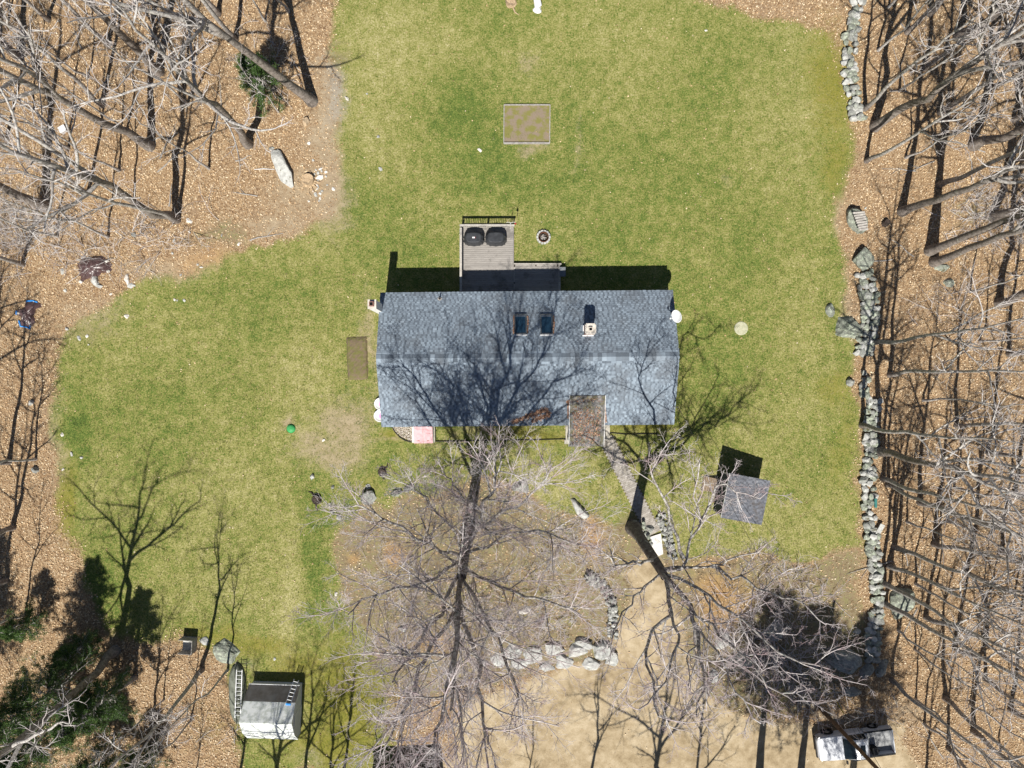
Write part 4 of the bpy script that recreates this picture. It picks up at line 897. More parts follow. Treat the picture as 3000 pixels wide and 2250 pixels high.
# ------------------------------------------------------------------ tarps
def tarp(px_, py_, poly, ht, label, seed, edges, mat='tarp'):
    r = np.random.default_rng(seed); p_ = W2(px_, py_); n = 30
    P = np.array([(W2(*q) - p_)[:2] for q in poly]); c = P.mean(0); m_ = 72
    ang = np.linspace(0, 2 * np.pi, m_, endpoint=False); per = []
    seg = np.linalg.norm(np.roll(P, -1, 0) - P, axis=1); cum = np.concatenate([[0], np.cumsum(seg)])
    for t in np.linspace(0, cum[-1], m_, endpoint=False):
        i = min(np.searchsorted(cum, t, 'right') - 1, len(P) - 1); f_ = (t - cum[i]) / seg[i]; per.append(P[i] * (1 - f_) + P[(i + 1) % len(P)] * f_)
    per = np.array(per); vs = []; K = 10
    for k_ in range(1, K + 1):
        s_ = k_ / K; q = c + (per - c) * s_ * (1 + .03 * r.normal(size=(m_, 1)) * (k_ == K))
        z = ht * (1 - s_ ** 2.2) + .07 * (vnoise(q[:, 0] + 50, q[:, 1] + 50, seed, .28) - .5) + .10 * np.abs(np.sin(ang * 5 + 3 * s_)) * (1 - s_) * s_ * 2 + .02
        vs += [(a, b_, max(zz, .02)) for (a, b_), zz in zip(q, z)]
    o = empty('tarp', p_, 0, label, 'tarp')
    b = MB(); vs = [(c[0], c[1], ht + .02)] + vs
    fs = [(0, 1 + i, 1 + (i + 1) % m_) for i in range(m_)] + [(1 + k_ * m_ + i, 1 + (k_ + 1) * m_ + i, 1 + (k_ + 1) * m_ + (i + 1) % m_, 1 + k_ * m_ + (i + 1) % m_) for k_ in range(K - 1) for i in range(m_)]
    b.add(vs, fs); b.build('sheet', M[mat], o)
    for pl in edges:
        f = MB(); f.tube([Vector((*(W2(*q) - p_)[:2], .06)) for q in pl], .06, 6); f.build('blue_edge', M['blue'], o)
tarp(275, 788, [(228, 772), (240, 756), (285, 749), (305, 752), (326, 775), (325, 798), (300, 800), (282, 815), (255, 818), (238, 828), (232, 800)], .42, 'crumpled dark brown tarp weighed down at the wood edge', 3, [])
tarp(83, 922, [(78, 881), (118, 886), (124, 898), (108, 905), (100, 925), (104, 945), (90, 962), (60, 955), (62, 930), (48, 918), (52, 908), (75, 898)], .28, 'crumpled brown tarp with bright blue edges at the west edge', 5, [[(78, 892), (80, 882), (98, 881), (112, 886)], [(49, 910), (50, 922)], [(57, 940), (62, 956), (78, 958), (88, 964), (90, 952)]])
for i, (px_, py_) in enumerate(((316, 766), (320, 796), (60, 918), (240, 826))):
    o = stone(None, W2(px_, py_) + Vector((0, 0, .14)), (.3, .24, .3), ('whiterock',), 'tarp_weight'); tag(o, 'pale stone weighing down a brown tarp', 'stone', 'tarp weights')

# ------------------------------------------------------------------ sheds, bin, ladders
c_ = W(2184, 1462, 2.1); shed = empty('garden_shed', (c_.x - .0, c_.y, 0), rad(-11.2), 'small garden shed with slate-blue walls and dark grey shingle roof', 'shed')
hx, hy = 1.52, 1.58; zw, ze_ = 2.40, 1.9
b = MB(); b.hexa([(-hx + .15, -hy + .12, 0), (hx - .12, -hy + .12, 0), (hx - .12, hy - .12, 0), (-hx + .15, hy - .12, 0), (-hx + .15, -hy + .12, zw - .13), (hx - .12, -hy + .12, ze_ - .1), (hx - .12, hy - .12, ze_ - .1), (-hx + .15, hy - .12, zw - .13)]); b.build('wall', M['slate_siding'], shed)
for k_ in range(8):
    f = MB(); f.box((-hx + .14, 0, .28 + k_ * .26), (.03, 2 * hy - .26, .24)); f.build('siding_board', M['slate_siding'], shed)
for sy in (-1, 1):
    f = MB(); f.box((-hx + .125, sy * (hy - .13), 1.08), (.05, .07, 2.1)); f.build('corner_trim', M['white'], shed)
f = MB(); f.box((-hx + .115, .35, .95), (.04, .95, 1.8)); dd = f.build('door', M['slate_siding'], shed); f = MB(); f.box((-hx + .08, .0, 1.0), (.05, .04, .14)); f.build('handle', M['black'], dd)
b = MB(); P4 = [(-hx, -hy, zw), (hx, -hy, ze_), (hx, hy, ze_), (-hx, hy, zw)]; b.hexa([(q[0], q[1], q[2] - .1) for q in P4] + P4); ro = b.build('roof', M['felt'], shed)
ln = math.hypot(2 * hx, zw - ze_)
vs_, fs_, r_ = shingle_arrays((hx + .015, -hy - .015, ze_ + .003), (0, 1, 0), (-2 * hx / ln, 0, (zw - ze_) / ln), 2 * hy + .03, ln, .15, rr_, thick=.016)
link('shingles', np_mesh('shingles', vs_, fs_, M['shed_sh'], False, {'rnd': ('FLOAT', 'POINT', r_)}), ro)['kind'] = 'stuff'
f = MB(); f.box((-hx - .012, 0, zw - .06), (.022, 2 * hy, .12)); f.build('fascia', M['white'], ro)
rp = empty('ramp', (0, 0, 0)); rp.parent = shed; tag(rp, 'weathered plank ramp')
for k_ in range(8):
    f = MB(); t = k_ / 7; f.box((-hx + .05 - .14 * (k_ + .5), .35, .33 - .26 * t), (.132, 1.05, .04)); f.build('ramp_board', M['ramp'], rp)
for sy in (-.4, .4):
    f = MB(); f.bar((-hx + .1, .35 + sy, .26), (-hx - 1.1, .35 + sy, .03), .05, .12); f.build('ramp_joist', M['ramp'], rp)

# white gambrel shed
c_ = W2(812, 2070); gs = empty('gambrel_shed', (W(812, 2070, 0).x, -(945.7 / S), 0), rad(-1.9), 'low white gambrel storage shed with mottled roof beside the ladders', 'shed')
gl = 1.84; PR = [(-1.92, .75), (-1.12, 1.72), (0, 2.45), (1.12, 1.72), (1.92, .75)]   # y, z south to north
b = MB(); n_ = 7; pr_ = [(-1.84, 0)] + [(y_ * .97, z_ - .05) for y_, z_ in PR] + [(1.84, 0)]
b.add([(-gl + .06, y_, z_) for y_, z_ in pr_] + [(gl - .06, y_, z_) for y_, z_ in pr_], [tuple(range(n_))[::-1], tuple(range(n_, 2 * n_))] + [(i, i + 1, i + 1 + n_, i + n_) for i in range(n_ - 1)]); b.build('wall', M['shedwall'], gs)
for i in range(4):
    (ya, za), (yb_, zb) = PR[i], PR[i + 1]; b = MB(); dx = .0
    nn = Vector((0, -(zb - za), yb_ - ya)).normalized() * .05; ea = .03 if i in (1, 2) else 0
    e_ = Vector((0, yb_ - ya, zb - za)).normalized() * ea
    lo = [Vector((-gl, ya, za)), Vector((gl, ya, za)), Vector((gl, yb_, zb)), Vector((-gl, yb_, zb))]
    b.hexa(lo + [q + nn for q in lo]); b.build('roof_panel', M['shedshade'] if i == 3 else M['shedwhite'], gs)
f = MB(); f.box((0, 1.93, .78), (3.66, .10, .05)); f.build('eave_trim', M['shedwall'], gs)
f = MB(); f.box((gl - .05, -.2, .9), (.05, .9, 1.7)); f.build('door', M['shedwall'], gs)
def ladder(name, a, b_, wd, rung, label):
    a, b_ = Vector(a), Vector(b_); d_ = (b_ - a); L_ = d_.length; d_.normalize(); sx = d_.cross(Vector((0, 0, 1))).normalized()
    o = empty(name, a, 0, label, 'ladder')
    for s_ in (-1, 1):
        f = MB(); f.bar(sx * (s_ * wd / 2), d_ * L_ + sx * (s_ * wd / 2), .045, .08); f.build('rail', M['steel'], o)
    t = rung * .6
    while t < L_ - .05: f = MB(); f.tube([d_ * t - sx * wd / 2, d_ * t + sx * wd / 2], .022, 6); f.build('rung', M['steel'], o); t += rung
p0, p1 = W(685, 2103, .75), W(690, 1962, .75); ladder('ladder', (p0.x + .28, p0.y, .72), (p1.x + .28, p1.y, .74), .40, .29, 'long aluminium ladder lying on the covered hull beside the white shed')
p0, p1 = W(846, 2058, 1.85), W(869, 1993, .9); ladder('ladder', (p0.x, p0.y + .02, 1.86), (p1.x, p1.y + .05, .92), .34, .25, 'short aluminium ladder lying down the shade-coloured north slope of the white shed')
p_ = W(844, 2064, 1.9); f = MB(); f.box((0, 0, 0), (.36, .2, .05)); tag(f.build('blue_tray', M['blue'], None, (p_.x, p_.y - .02, 1.86), (rad(20), 0, rad(-5))), 'small blue plastic tray at the head of the roof ladder', 'tray')
# hull under the long ladder
p_ = W2(698, 2030); hu = empty('covered_hull', p_, rad(2), 'long rounded grey-green hull lying upside down under the ladder', 'boat')
b = MB(); n = 12; st = 15; vs = []
for i in range(st):
    t = i / (st - 1) * 2 - 1; wv = .62 * (1 - abs(t) ** 3.2) ** .6 + .02; hv = .66 * (1 - .3 * t * t) * (wv / .64) ** .35
    for k_ in range(n + 1):
        a = math.pi * k_ / n; vs.append((wv * math.cos(a), t * 2.25, max(hv * math.sin(a) ** .8, 0) - .03))
b.add(vs, [(i * (n + 1) + k_, i * (n + 1) + k_ + 1, (i + 1) * (n + 1) + k_ + 1, (i + 1) * (n + 1) + k_) for i in range(st - 1) for k_ in range(n)]); b.build('shell', M['hull'], hu, smooth=True)
f = MB(); f.bar((0, -2.0, .54), (0, 2.0, .54), .05, .12); f.build('keel', M['hull'], hu)
# three sided bin
p_ = W2(556, 1885); bn = empty('compost_bin', p_, rad(-4), 'three-sided grey plywood bin open at the top beside the west trees', 'bin')
for nm, c_, d_ in (('side_panel', (0, .5, .41), (1.02, .03, .84)), ('side_panel', (0, -.5, .41), (1.02, .03, .84)), ('back_panel', (.5, 0, .41), (.03, .97, .838))):
    f = MB(); f.box(c_, d_); f.build(nm, M['greywood'], bn)
f = MB(); f.box((0, 0, .03), (.96, .96, .04)); f.build('base', plain('pale_floor', (.6, .6, .57), (.45, .45, .42), 4), bn)
for s_ in (-1, 1):
    f = MB(); f.box((.47, s_ * .47, .42), (.05, .05, .86)); f.build('corner_post', M['greywood'], bn)

# garage just south of the frame
ga = empty('garage', W(1188, 2395, 0), rad(2.5), 'dark garage standing south of the front garden', 'garage')
gw, gd_, gh = 2.35, 3.1, 2.75
b = MB(); prf = [(-gw, 0), (gw, 0), (gw, gh), (0, gh + 1.1), (-gw, gh)]
prf2 = [(-gd_, 0), (gd_, 0), (gd_, gh), (0, gh + 1.2), (-gd_, gh)]
b.add([(-gw, p, q) for p, q in prf2] + [(gw, p, q) for p, q in prf2], [(0, 1, 2, 3, 4), (9, 8, 7, 6, 5)] + [(i, i + 5, (i + 1) % 5 + 5, (i + 1) % 5) for i in range(5)]); b.build('wall', M['slate_siding'], ga)
for s_ in (1, -1):
    b = MB(); P4 = [(-gw - .15, s_ * (gd_ + .25), gh - .06), (gw + .15, s_ * (gd_ + .25), gh - .06), (gw + .15, 0, gh + 1.3), (-gw - .15, 0, gh + 1.3)]; b.hexa([(q[0], q[1], q[2] - .1) for q in P4] + P4); b.build('roof', M['black'], ga)
f = MB(); f.box((gw + .02, 0, 1.1), (.05, 2.6, 2.1)); f.build('garage_door', M['white'], ga)

# ------------------------------------------------------------------ pickup truck
p_ = W2(2488, 2164); tr = empty('pickup_truck', p_, rad(180 + 7.5), 'white extended-cab pickup truck parked on the sandy drive', 'truck')
# local: +x is the front, y left
def loft(sections, close=True):
    b = MB(); n = len(sections[0]); vs = [q for s_ in sections for q in s_]
    fs = [(i * n + k_, i * n + (k_ + 1) % n, (i + 1) * n + (k_ + 1) % n, (i + 1) * n + k_) for i in range(len(sections) - 1) for k_ in range(n)]
    fs += [tuple(range(n))[::-1], tuple(range((len(sections) - 1) * n, len(sections) * n))]; b.add(vs, fs); return b
def sect(x, hw, zb, zt, r=.12, tw=None):
    tw = tw if tw is not None else hw - .08
    return [(x, -hw, zb), (x, -hw, zt - r * 1.6), (x, -hw + .03, zt - r * .6), (x, -tw, zt), (x, 0, zt + .025), (x, tw, zt), (x, hw - .03, zt - r * .6), (x, hw, zt - r * 1.6), (x, hw, zb)]
b = loft([sect(2.68, .62, .45, .80), sect(2.60, .80, .36, .90), sect(2.35, .88, .34, .98), sect(1.7, .91, .34, 1.04), sect(1.15, .92, .34, 1.08), sect(.9, .92, .34, 1.08), sect(-.62, .92, .34, 1.08)])
b.build('body', M['paint'], tr, smooth=False)
def cs_(x, hw, zt): return [(x, -.86, 1.06), (x, -hw, zt - .08), (x, -hw + .1, zt), (x, 0, zt + .03), (x, hw - .1, zt), (x, hw, zt - .08), (x, .86, 1.06)]
b = loft([cs_(.98, .80, 1.14), cs_(.30, .70, 1.66), cs_(.1, .70, 1.72), cs_(-.5, .70, 1.71), cs_(-.66, .72, 1.60), cs_(-.78, .80, 1.15)]); b.build('cab', M['paint'], tr)
f = MB(); f.add([(.985, -.72, 1.165), (.985, .72, 1.165), (.345, .60, 1.655), (.345, -.60, 1.655)], [(0, 1, 2, 3)])
for q in range(1): pass
def slab(quad, off, name, mat, th=.02):
    nn = (Vector(quad[1]) - Vector(quad[0])).cross(Vector(quad[3]) - Vector(quad[0])).normalized()
    if nn.z < 0: nn = -nn
    lo = [Vector(q) + nn * off for q in quad]; g = MB(); g.hexa(lo + [q + nn * th for q in lo]); return g.build(name, M[mat], tr)
slab([(.95, -.74, 1.17), (.95, .74, 1.17), (.33, .62, 1.64), (.33, -.62, 1.64)], .012, 'windshield', 'darkglass')
slab([(-.79, -.70, 1.18), (-.79, .70, 1.18), (-.67, .62, 1.60), (-.67, -.62, 1.60)], .0, 'rear_window', 'darkglass')
for s_ in (-1, 1):
    for xa, xb, xc, xd in ((.72, .02, .02, .30), (-.05, -.62, -.56, -.05)):
        slab([(xa, s_ * .845, 1.12), (xb, s_ * .845, 1.12), (xc, s_ * .725, 1.60), (xd, s_ * .725, 1.60)], .012, 'side_window', 'darkglass')
slab([(-.02, -.34, 1.737), (.0, .34, 1.737), (-.34, .34, 1.735), (-.34, -.34, 1.735)], .012, 'sunroof', 'darkglass')
# bed
for s_ in (-1, 1):
    f = MB(); f.box((-1.70, s_ * .88, .80), (2.02, .10, .58)); f.build('bed_side', M['paint'], tr)
    f = MB(); f.box((-1.70, s_ * .885, 1.105), (2.02, .12, .03)); f.build('bed_rail', M['black'], tr)
f = MB(); f.box((-1.66, 0, .62), (2.02, 1.66, .06)); f.build('bed_floor', M['bedliner'], tr)
f = MB(); f.box((-2.70, 0, .82), (.06, 1.66, .56)); f.build('tailgate', M['paint'], tr)
f = MB(); f.box((-.66, 0, .85), (.05, 1.66, .5)); f.build('bed_front', M['bedliner'], tr)
f = MB(); f.box((-2.78, 0, .52), (.12, 1.7, .16)); f.build('rear_bumper', M['steel'], tr)
f = MB(); f.box((2.66, 0, .50), (.12, 1.5, .18)); f.build('front_bumper', M['black'], tr)
f = MB(); f.box((2.50, 0, .915), (.05, 1.2, .03)); f.build('grille', M['black'], tr)
f = MB(); f.box((.0, 0, .45), (5.0, 1.5, .2)); f.build('chassis', M['black'], tr)
for s_ in (-1, 1):
    f = MB(); f.hexa([(2.52, s_ * .78 - .1, .66), (2.64, s_ * .72 - .1, .66), (2.64, s_ * .72 + .1, .66), (2.52, s_ * .78 + .1, .66), (2.46, s_ * .78 - .1, .90), (2.58, s_ * .70 - .1, .88), (2.58, s_ * .70 + .1, .88), (2.46, s_ * .78 + .1, .90)]); f.build('headlight', M['steel'], tr)
    f = MB(); f.box((-2.69, s_ * .86, .85), (.08, .1, .36)); f.build('tail_light', M['red'], tr)
    f = MB(); f.box((.82, s_ * 1.03, 1.16), (.10, .22, .16)); f.build('side_mirror', M['black'], tr)
    for xw in (1.72, -1.58):
        wo = empty('wheel', (xw, s_ * .84, .37)); wo.parent = tr; wo.rotation_euler = (rad(90), 0, 0)
        f = MB(); f.lathe([(.2, -.11), (.34, -.12), (.37, -.08), (.37, .08), (.34, .12), (.2, .11)], 24); f.build('tyre', M['rubber'], wo)
        f = MB(); f.lathe([(0, .09), (.1, .1), (.2, .08), (.2, -.08), (.1, -.1), (0, -.09)], 20); f.build('rim', M['steel'], wo)
        f = MB(); f.lathe([(.38, s_ * -.13), (.44, s_ * -.13), (.44, s_ * -.10), (.38, s_ * -.10)], 20, (0, .0, 0)); f.build('wheel_arch', M['black'], wo)
b = MB(); p2 = (Matrix.Translation(p_) @ Matrix.Rotation(rad(187.5), 4, 'Z')) @ Vector((-1.25, .45, .65))
b.hexa([(-.16, -.2, 0), (.16, -.2, 0), (.16, .2, 0), (-.16, .2, 0), (-.19, -.24, .62), (.19, -.24, .62), (.19, .24, .62), (-.19, .24, .62)]); tag(b.build('black_tub', M['black'], None, p2, (0, 0, rad(10))), 'black plastic tub standing in the truck bed', 'tub')

# ------------------------------------------------------------------ utility pole and wires
p_ = W2(2393, 2064); up = empty('utility_pole', p_, 0, 'brown wooden utility pole rising beside the truck', 'pole')
f = MB(); f.tube([(0, 0, -.3), (.1, -.12, 4), (.25, -.3, 8), (.36, -.42, 11)], [.15, .14, .125, .11], 12); f.build('shaft', M['pole'], up)
TOP = Vector(p_) + Vector((.3, -.36, 9.2))
def wire(a, b_, sag, label, r=.012, name='overhead_wire', n=16):
    a, b_ = Vector(a), Vector(b_); pts = [a.lerp(b_, t / n) - Vector((0, 0, sag * 4 * (t / n) * (1 - t / n))) for t in range(n + 1)]
    f = MB(); f.tube(pts, r, 5); return tag(f.build(name, M['black']), label, 'wire')
wire(TOP, MAST, .9, 'thin service wire running from the utility pole to the house', .014)
wire(TOP + Vector((.02, -.02, .9)), TOP + Vector((9, -34, 1.2)), 1.0, 'overhead wire leaving the utility pole southward')
ga_ = W2(2448, 2050); wire(ga_, Vector(p_) + Vector((.25, -.3, 7.8)), 0, 'thin guy wire holding the utility pole', .008, 'guy_wire')
gv = (Vector(p_) + Vector((.25, -.3, 7.8)) - ga_).normalized(); f = MB(); f.tube([ga_ + gv * .02, ga_ + gv * 1.8], .035, 8); tag(f.build('guy_guard', M['yellow']), 'yellow guard sleeve on the guy wire', 'guy guard')

# ------------------------------------------------------------------ trees
def unit(a): return a / np.maximum(np.linalg.norm(a, axis=-1, keepdims=True), 1e-9)
def spawn(P, R, k, r, t0, t1, ang, ratio, m, up, jit, rr, rmin, taper=.35):
    """k children on every parent branch; P (B,n,3), R (B,n)"""
    B, n = R.shape; L = np.linalg.norm(np.diff(P, axis=1), axis=2).sum(1)
    t = (np.tile(np.linspace(t0, t1, k), (B, 1)) + r.uniform(-.5, .5, (B, k)) * (t1 - t0) / max(k, 1)).clip(0.02, .995)
    fi = t * (n - 1); i = np.floor(fi).astype(int).clip(0, n - 2); f = (fi - i)[..., None]; bi = np.arange(B)[:, None]
    pos = P[bi, i] * (1 - f) + P[bi, i + 1] * f; rp = R[bi, i] * (1 - f[..., 0]) + R[bi, i + 1] * f[..., 0]; T = unit(P[bi, i + 1] - P[bi, i])
    az = (np.arange(k)[None] * 2.4 + r.uniform(0, 6.28, (B, 1)) + r.uniform(-.6, .6, (B, k)))
    ref = np.where(np.abs(T[..., 2:3]) > .9, np.array([1., 0, 0]), np.array([0, 0, 1.])); U = unit(np.cross(T, ref)); Vv = np.cross(T, U)
    a = np.radians(r.uniform(ang[0], ang[1], (B, k)))[..., None]
    d = np.cos(a) * T + np.sin(a) * (U * np.cos(az)[..., None] + Vv * np.sin(az)[..., None])
    ln = (L[:, None] * ratio * (1.15 - .6 * (t - t0) / max(t1 - t0, .01)) * r.uniform(.6, 1.3, (B, k)))
    r0 = np.maximum(np.minimum(rp * .8, R[:, :1] * rr * r.uniform(.7, 1.2, (B, k))), rmin)
    pos, d, ln, r0 = pos.reshape(-1, 3), d.reshape(-1, 3), ln.reshape(-1), r0.reshape(-1)
    pts = [pos]; d = unit(d)
    for j in range(m):
        d = unit(d + r.normal(0, jit, d.shape) + np.array([0, 0, up])); pos = pos + d * (ln / m)[:, None]; pts.append(pos)
    tt = np.linspace(0, 1, m + 1)[None]; return np.stack(pts, 1), np.maximum(r0[:, None] * (1 - tt * (1 - taper)), rmin * .7)
def tubes(P, R, s):
    B, n = R.shape; T = np.empty_like(P); T[:, 1:-1] = P[:, 2:] - P[:, :-2]; T[:, 0] = P[:, 1] - P[:, 0]; T[:, -1] = P[:, -1] - P[:, -2]; T = unit(T)
    av = unit(P[:, -1] - P[:, 0])[:, None]; ref = np.where(np.abs(av[..., 2:3]) > .8, np.array([1., 0.03, 0]), np.array([0, 0.02, 1.]))
    U = unit(np.cross(T, np.broadcast_to(ref, T.shape))); V = np.cross(T, U); a = np.arange(s) * 2 * np.pi / s
    vs = P[:, :, None] + (U[:, :, None] * np.cos(a)[None, None, :, None] + V[:, :, None] * np.sin(a)[None, None, :, None]) * R[:, :, None, None]
    th = np.repeat(R.reshape(-1), s); b = (np.arange(B) * n * s)[:, None, None]; i = np.arange(n - 1)[None, :, None] * s; k = np.arange(s)[None, None, :]; k2 = (k + 1) % s
    F = np.stack([b + i + k, b + i + k2, b + i + s + k2, b + i + s + k], -1).reshape(-1, 4)
    return vs.reshape(-1, 3), F, th
def join(parts):
    vs, fs, ts, o = [], [], [], 0
    for v, f, t in parts: vs.append(v); fs.append(f + o); ts.append(t); o += len(v)
    return np.concatenate(vs), np.concatenate(fs), np.concatenate(ts)
def bmesh_of(name, parts, mat='bark'):
    v, f, t = join(parts); return np_mesh(name, v, f, M[mat], True, {'thick': ('FLOAT', 'POINT', t)})
def trunk_line(h, r0, r, n=14, wob_=.35, top=.25):
    z = np.linspace(-.03, 1, n) * h; P = np.zeros((1, n, 3)); P[0, :, 2] = z
    a = np.cumsum(r.normal(0, wob_ * h / n * .22, (n, 2)), 0); a -= a[0]; a[:2] = 0; P[0, :, :2] = a
    t = np.linspace(0, 1, n); R = r0 * (1 - (1 - top) * t); R[0] *= 1.7; R[1] *= 1.12; return P, R[None]
def tree_variant(seed, h, r0, cfg, mat='bark'):
    r = np.random.default_rng(seed); P, R = trunk_line(h, r0, r, wob_=cfg.get('wob', .35), top=.12); tr_ = [tubes(P, R, 10)]; br_ = []
    lv = [(P, R)]
    for c in cfg['levels']:
        src = lv[-1]; Pn, Rn = spawn(src[0], src[1], c[0], r, c[1], c[2], c[3], c[4], c[5], c[6], c[7], c[8], c[9]); lv.append((Pn, Rn)); br_.append(tubes(Pn, Rn, 6 if len(lv) == 2 else (4 if len(lv) == 3 else 3)))
    if cfg.get('fork'):
        fk = np.random.default_rng(seed + 5); Pn, Rn = spawn(P, R, 2, fk, .42, .6, (14, 28), .5, 9, .05, .07, .6, .03, .2)
        tr_.append(tubes(Pn, Rn, 8)); P2, R2 = spawn(Pn, Rn, 5, fk, .3, .97, (30, 60), .36, 6, .03, .15, .4, .016); br_.append(tubes(P2, R2, 5))
        P3, R3 = spawn(P2, R2, 5, fk, .25, .97, (30, 60), .42, 4, .03, .16, .5, .010); br_.append(tubes(P3, R3, 3)); P4, R4 = spawn(P3, R3, 4, fk, .25, .97, (30, 60), .45, 3, .02, .2, .6, .007); br_.append(tubes(P4, R4, 3))
    return bmesh_of('trunk', tr_, mat), bmesh_of('crown', br_, mat)
# levels: count, t0, t1, angle, length ratio, points, up, jitter, radius ratio, min radius
big_cfg = lambda: {'fork': True, 'wob': .45, 'levels': [(9, .46, .98, (38, 68), .26, 8, .05, .13, .28, .03), (5, .25, .97, (32, 62), .42, 6, .03, .16, .45, .016), (5, .2, .97, (28, 58), .45, 4, .02, .18, .5, .010), (4, .2, .97, (28, 58), .5, 3, .02, .2, .6, .007)]}
mid_cfg = lambda: {'wob': .32, 'levels': [(10, .44, .98, (32, 60), .20, 7, .07, .12, .30, .018), (5, .25, .97, (30, 58), .42, 5, .04, .15, .5, .011), (4, .2, .97, (28, 58), .48, 4, .03, .18, .55, .008), (3, .3, .97, (28, 58), .5, 3, .02, .2, .6, .0065)]}
thin_cfg = lambda: {'wob': .45, 'levels': [(10, .38, .98, (30, 58), .16, 6, .08, .12, .35, .011), (4, .2, .97, (30, 58), .45, 4, .04, .16, .55, .008), (4, .2, .97, (28, 58), .5, 3, .03, .2, .6, .0065)]}
VAR = {'big': [tree_variant(300 + i, 21, .30, big_cfg()) for i in range(4)], 'mid': [tree_variant(320 + i, 18, .165, mid_cfg()) for i in range(4)], 'thin': [tree_variant(340 + i, 14, .085, thin_cfg()) for i in range(5)]}
HV = {'big': 21, 'mid': 18, 'thin': 14}; trn = random.Random(77)
def tree(px_, py_, kind, h, label, group=None, lean=(0, 0), rz=None, v=None, fat=1.0):
    p_ = W2(px_, py_); tm, cm = VAR[kind][v if v is not None else trn.randrange(len(VAR[kind]))]
    rz = trn.uniform(0, 6.28) if rz is None else rz
    o = empty('bare_tree', p_, rz, label, 'tree', group); s_ = h / HV[kind]; o.scale = (s_ * fat, s_ * fat, s_)
    if lean != (0, 0): o.rotation_euler = (Matrix.Rotation(-lean[1], 3, 'X') @ Matrix.Rotation(lean[0], 3, 'Y') @ Matrix.Rotation(rz, 3, 'Z')).to_euler()
    link('trunk', tm, o); link('crown', cm, o); return o
ORD = ['nearest', 'second nearest', 'third nearest', 'fourth nearest', 'fifth nearest', 'sixth nearest', 'seventh nearest', 'eighth nearest', 'ninth nearest', 'tenth nearest']
LM = {'w': [(160, 380, 'pale tub in the west woods'), (826, 490, 'long pale boulder slab'), (795, 265, 'young hemlock'), (275, 788, 'plain brown tarp'), (83, 922, 'blue-edged tarp'), (390, 685, 'mossy rock above the brown tarp'), (440, 428, 'thick bent-limbed trunk'), (466, 210, 'mottled tree of the upper west woods')],
      'e': [(2500, 100, 'northern stone wall'), (2512, 652, 'slate-topped boulder'), (2760, 780, 'mossy rock by the double trunk'), (2900, 640, 'dark brush pile'), (2488, 958, 'boulder jutting from the wall'), (2566, 1474, 'teal pipe'), (2650, 1765, 'big grey woodland boulder'), (2590, 1960, 'shaded boulders'), (2494, 2187, 'white truck'), (2780, 900, 'pale branching shrub'), (2926, 888, 'stub-like thick trunk'), (2576, 1322, 'dark sinuous tree')]}
def by_landmark(items, side, noun):
    own = {}
    for i, it in enumerate(items):
        d_ = [(math.hypot(it[0] - q[0], it[1] - q[1]), k_) for k_, q in enumerate(LM[side])]; dm, k_ = min(d_); own.setdefault((k_, noun(it)), []).append((dm, i))
    out = [None] * len(items)
    for (k_, nn), L_ in own.items():
        for o_, (dm, i) in enumerate(sorted(L_)): out[i] = '%s, %s such to the %s' % (nn, ORD[min(o_, 9)], LM[side][k_][2])
    return out
# west woods
WG = 'bare trees in the west woods'
tree(914, 297, 'big', 23, 'stout forked tree rising where the west woods meet the back lawn', lean=(-.2, 0), v=0)
tree(728, 423, 'big', 20, 'crooked pale-limbed tree just inside the west woods', v=1)
tree(514, 640, 'big', 21, 'dark leaning trunk of the pair above the white wedge stone', lean=(0, .0), v=2)
tree(522, 646, 'mid', 18, 'thinner leaning trunk of the pair above the white wedge stone', lean=(0, -.1))
tree(440, 428, 'big', 22, 'thick trunk deep in the west woods with a bent limb', lean=(0, -.1), v=3)
tree(466, 210, 'big', 21, 'mottled tree in the upper west woods', v=0, rz=2.0)
tree(350, 500, 'thin', 15, 'slim tree beside the thick bent-limbed trunk', lean=(-.05, .02))
tree(816, 328, 'thin', 9, 'slim young trunk standing in the evergreen bush')
tree(690, 118, 'mid', 19, 'straight grey tree behind the evergreen bush')
tree(640, 40, 'mid', 18, 'grey tree near the top of the west woods', WG); 
west = [(300, 300, 'mid'), (210, 420, 'thin'), (60, 170, 'big'), (330, 130, 'mid'), (150, 60, 'mid'), (560, 320, 'thin'), (250, 560, 'mid'), (120, 600, 'big'), (20, 420, 'mid'), (90, 320, 'thin'), (400, 600, 'thin'), (180, 690, 'thin'), (540, 180, 'thin'), (60, 760, 'mid'), (380, 380, 'thin'), (600, 480, 'thin'), (30, 60, 'thin'), (250, 220, 'thin'), (780, 60, 'thin'), (450, 60, 'thin'), (-60, 520, 'big'), (-80, 700, 'mid'), (860, 20, 'thin'), (330, 690, 'thin')]
west = [(a + trn.uniform(-15, 15), b_ + trn.uniform(-15, 15), c) for a, b_, c in west]; ADJ = {'big': 'big bare grey tree', 'mid': 'medium bare tree', 'thin': 'thin bare sapling'}
for (px_, py_, kd), lab in zip(west, by_landmark(west, 'w', lambda it: ADJ[it[2]])): tree(px_, py_, kd, HV[kd] * trn.uniform(.85, 1.1), lab, WG)
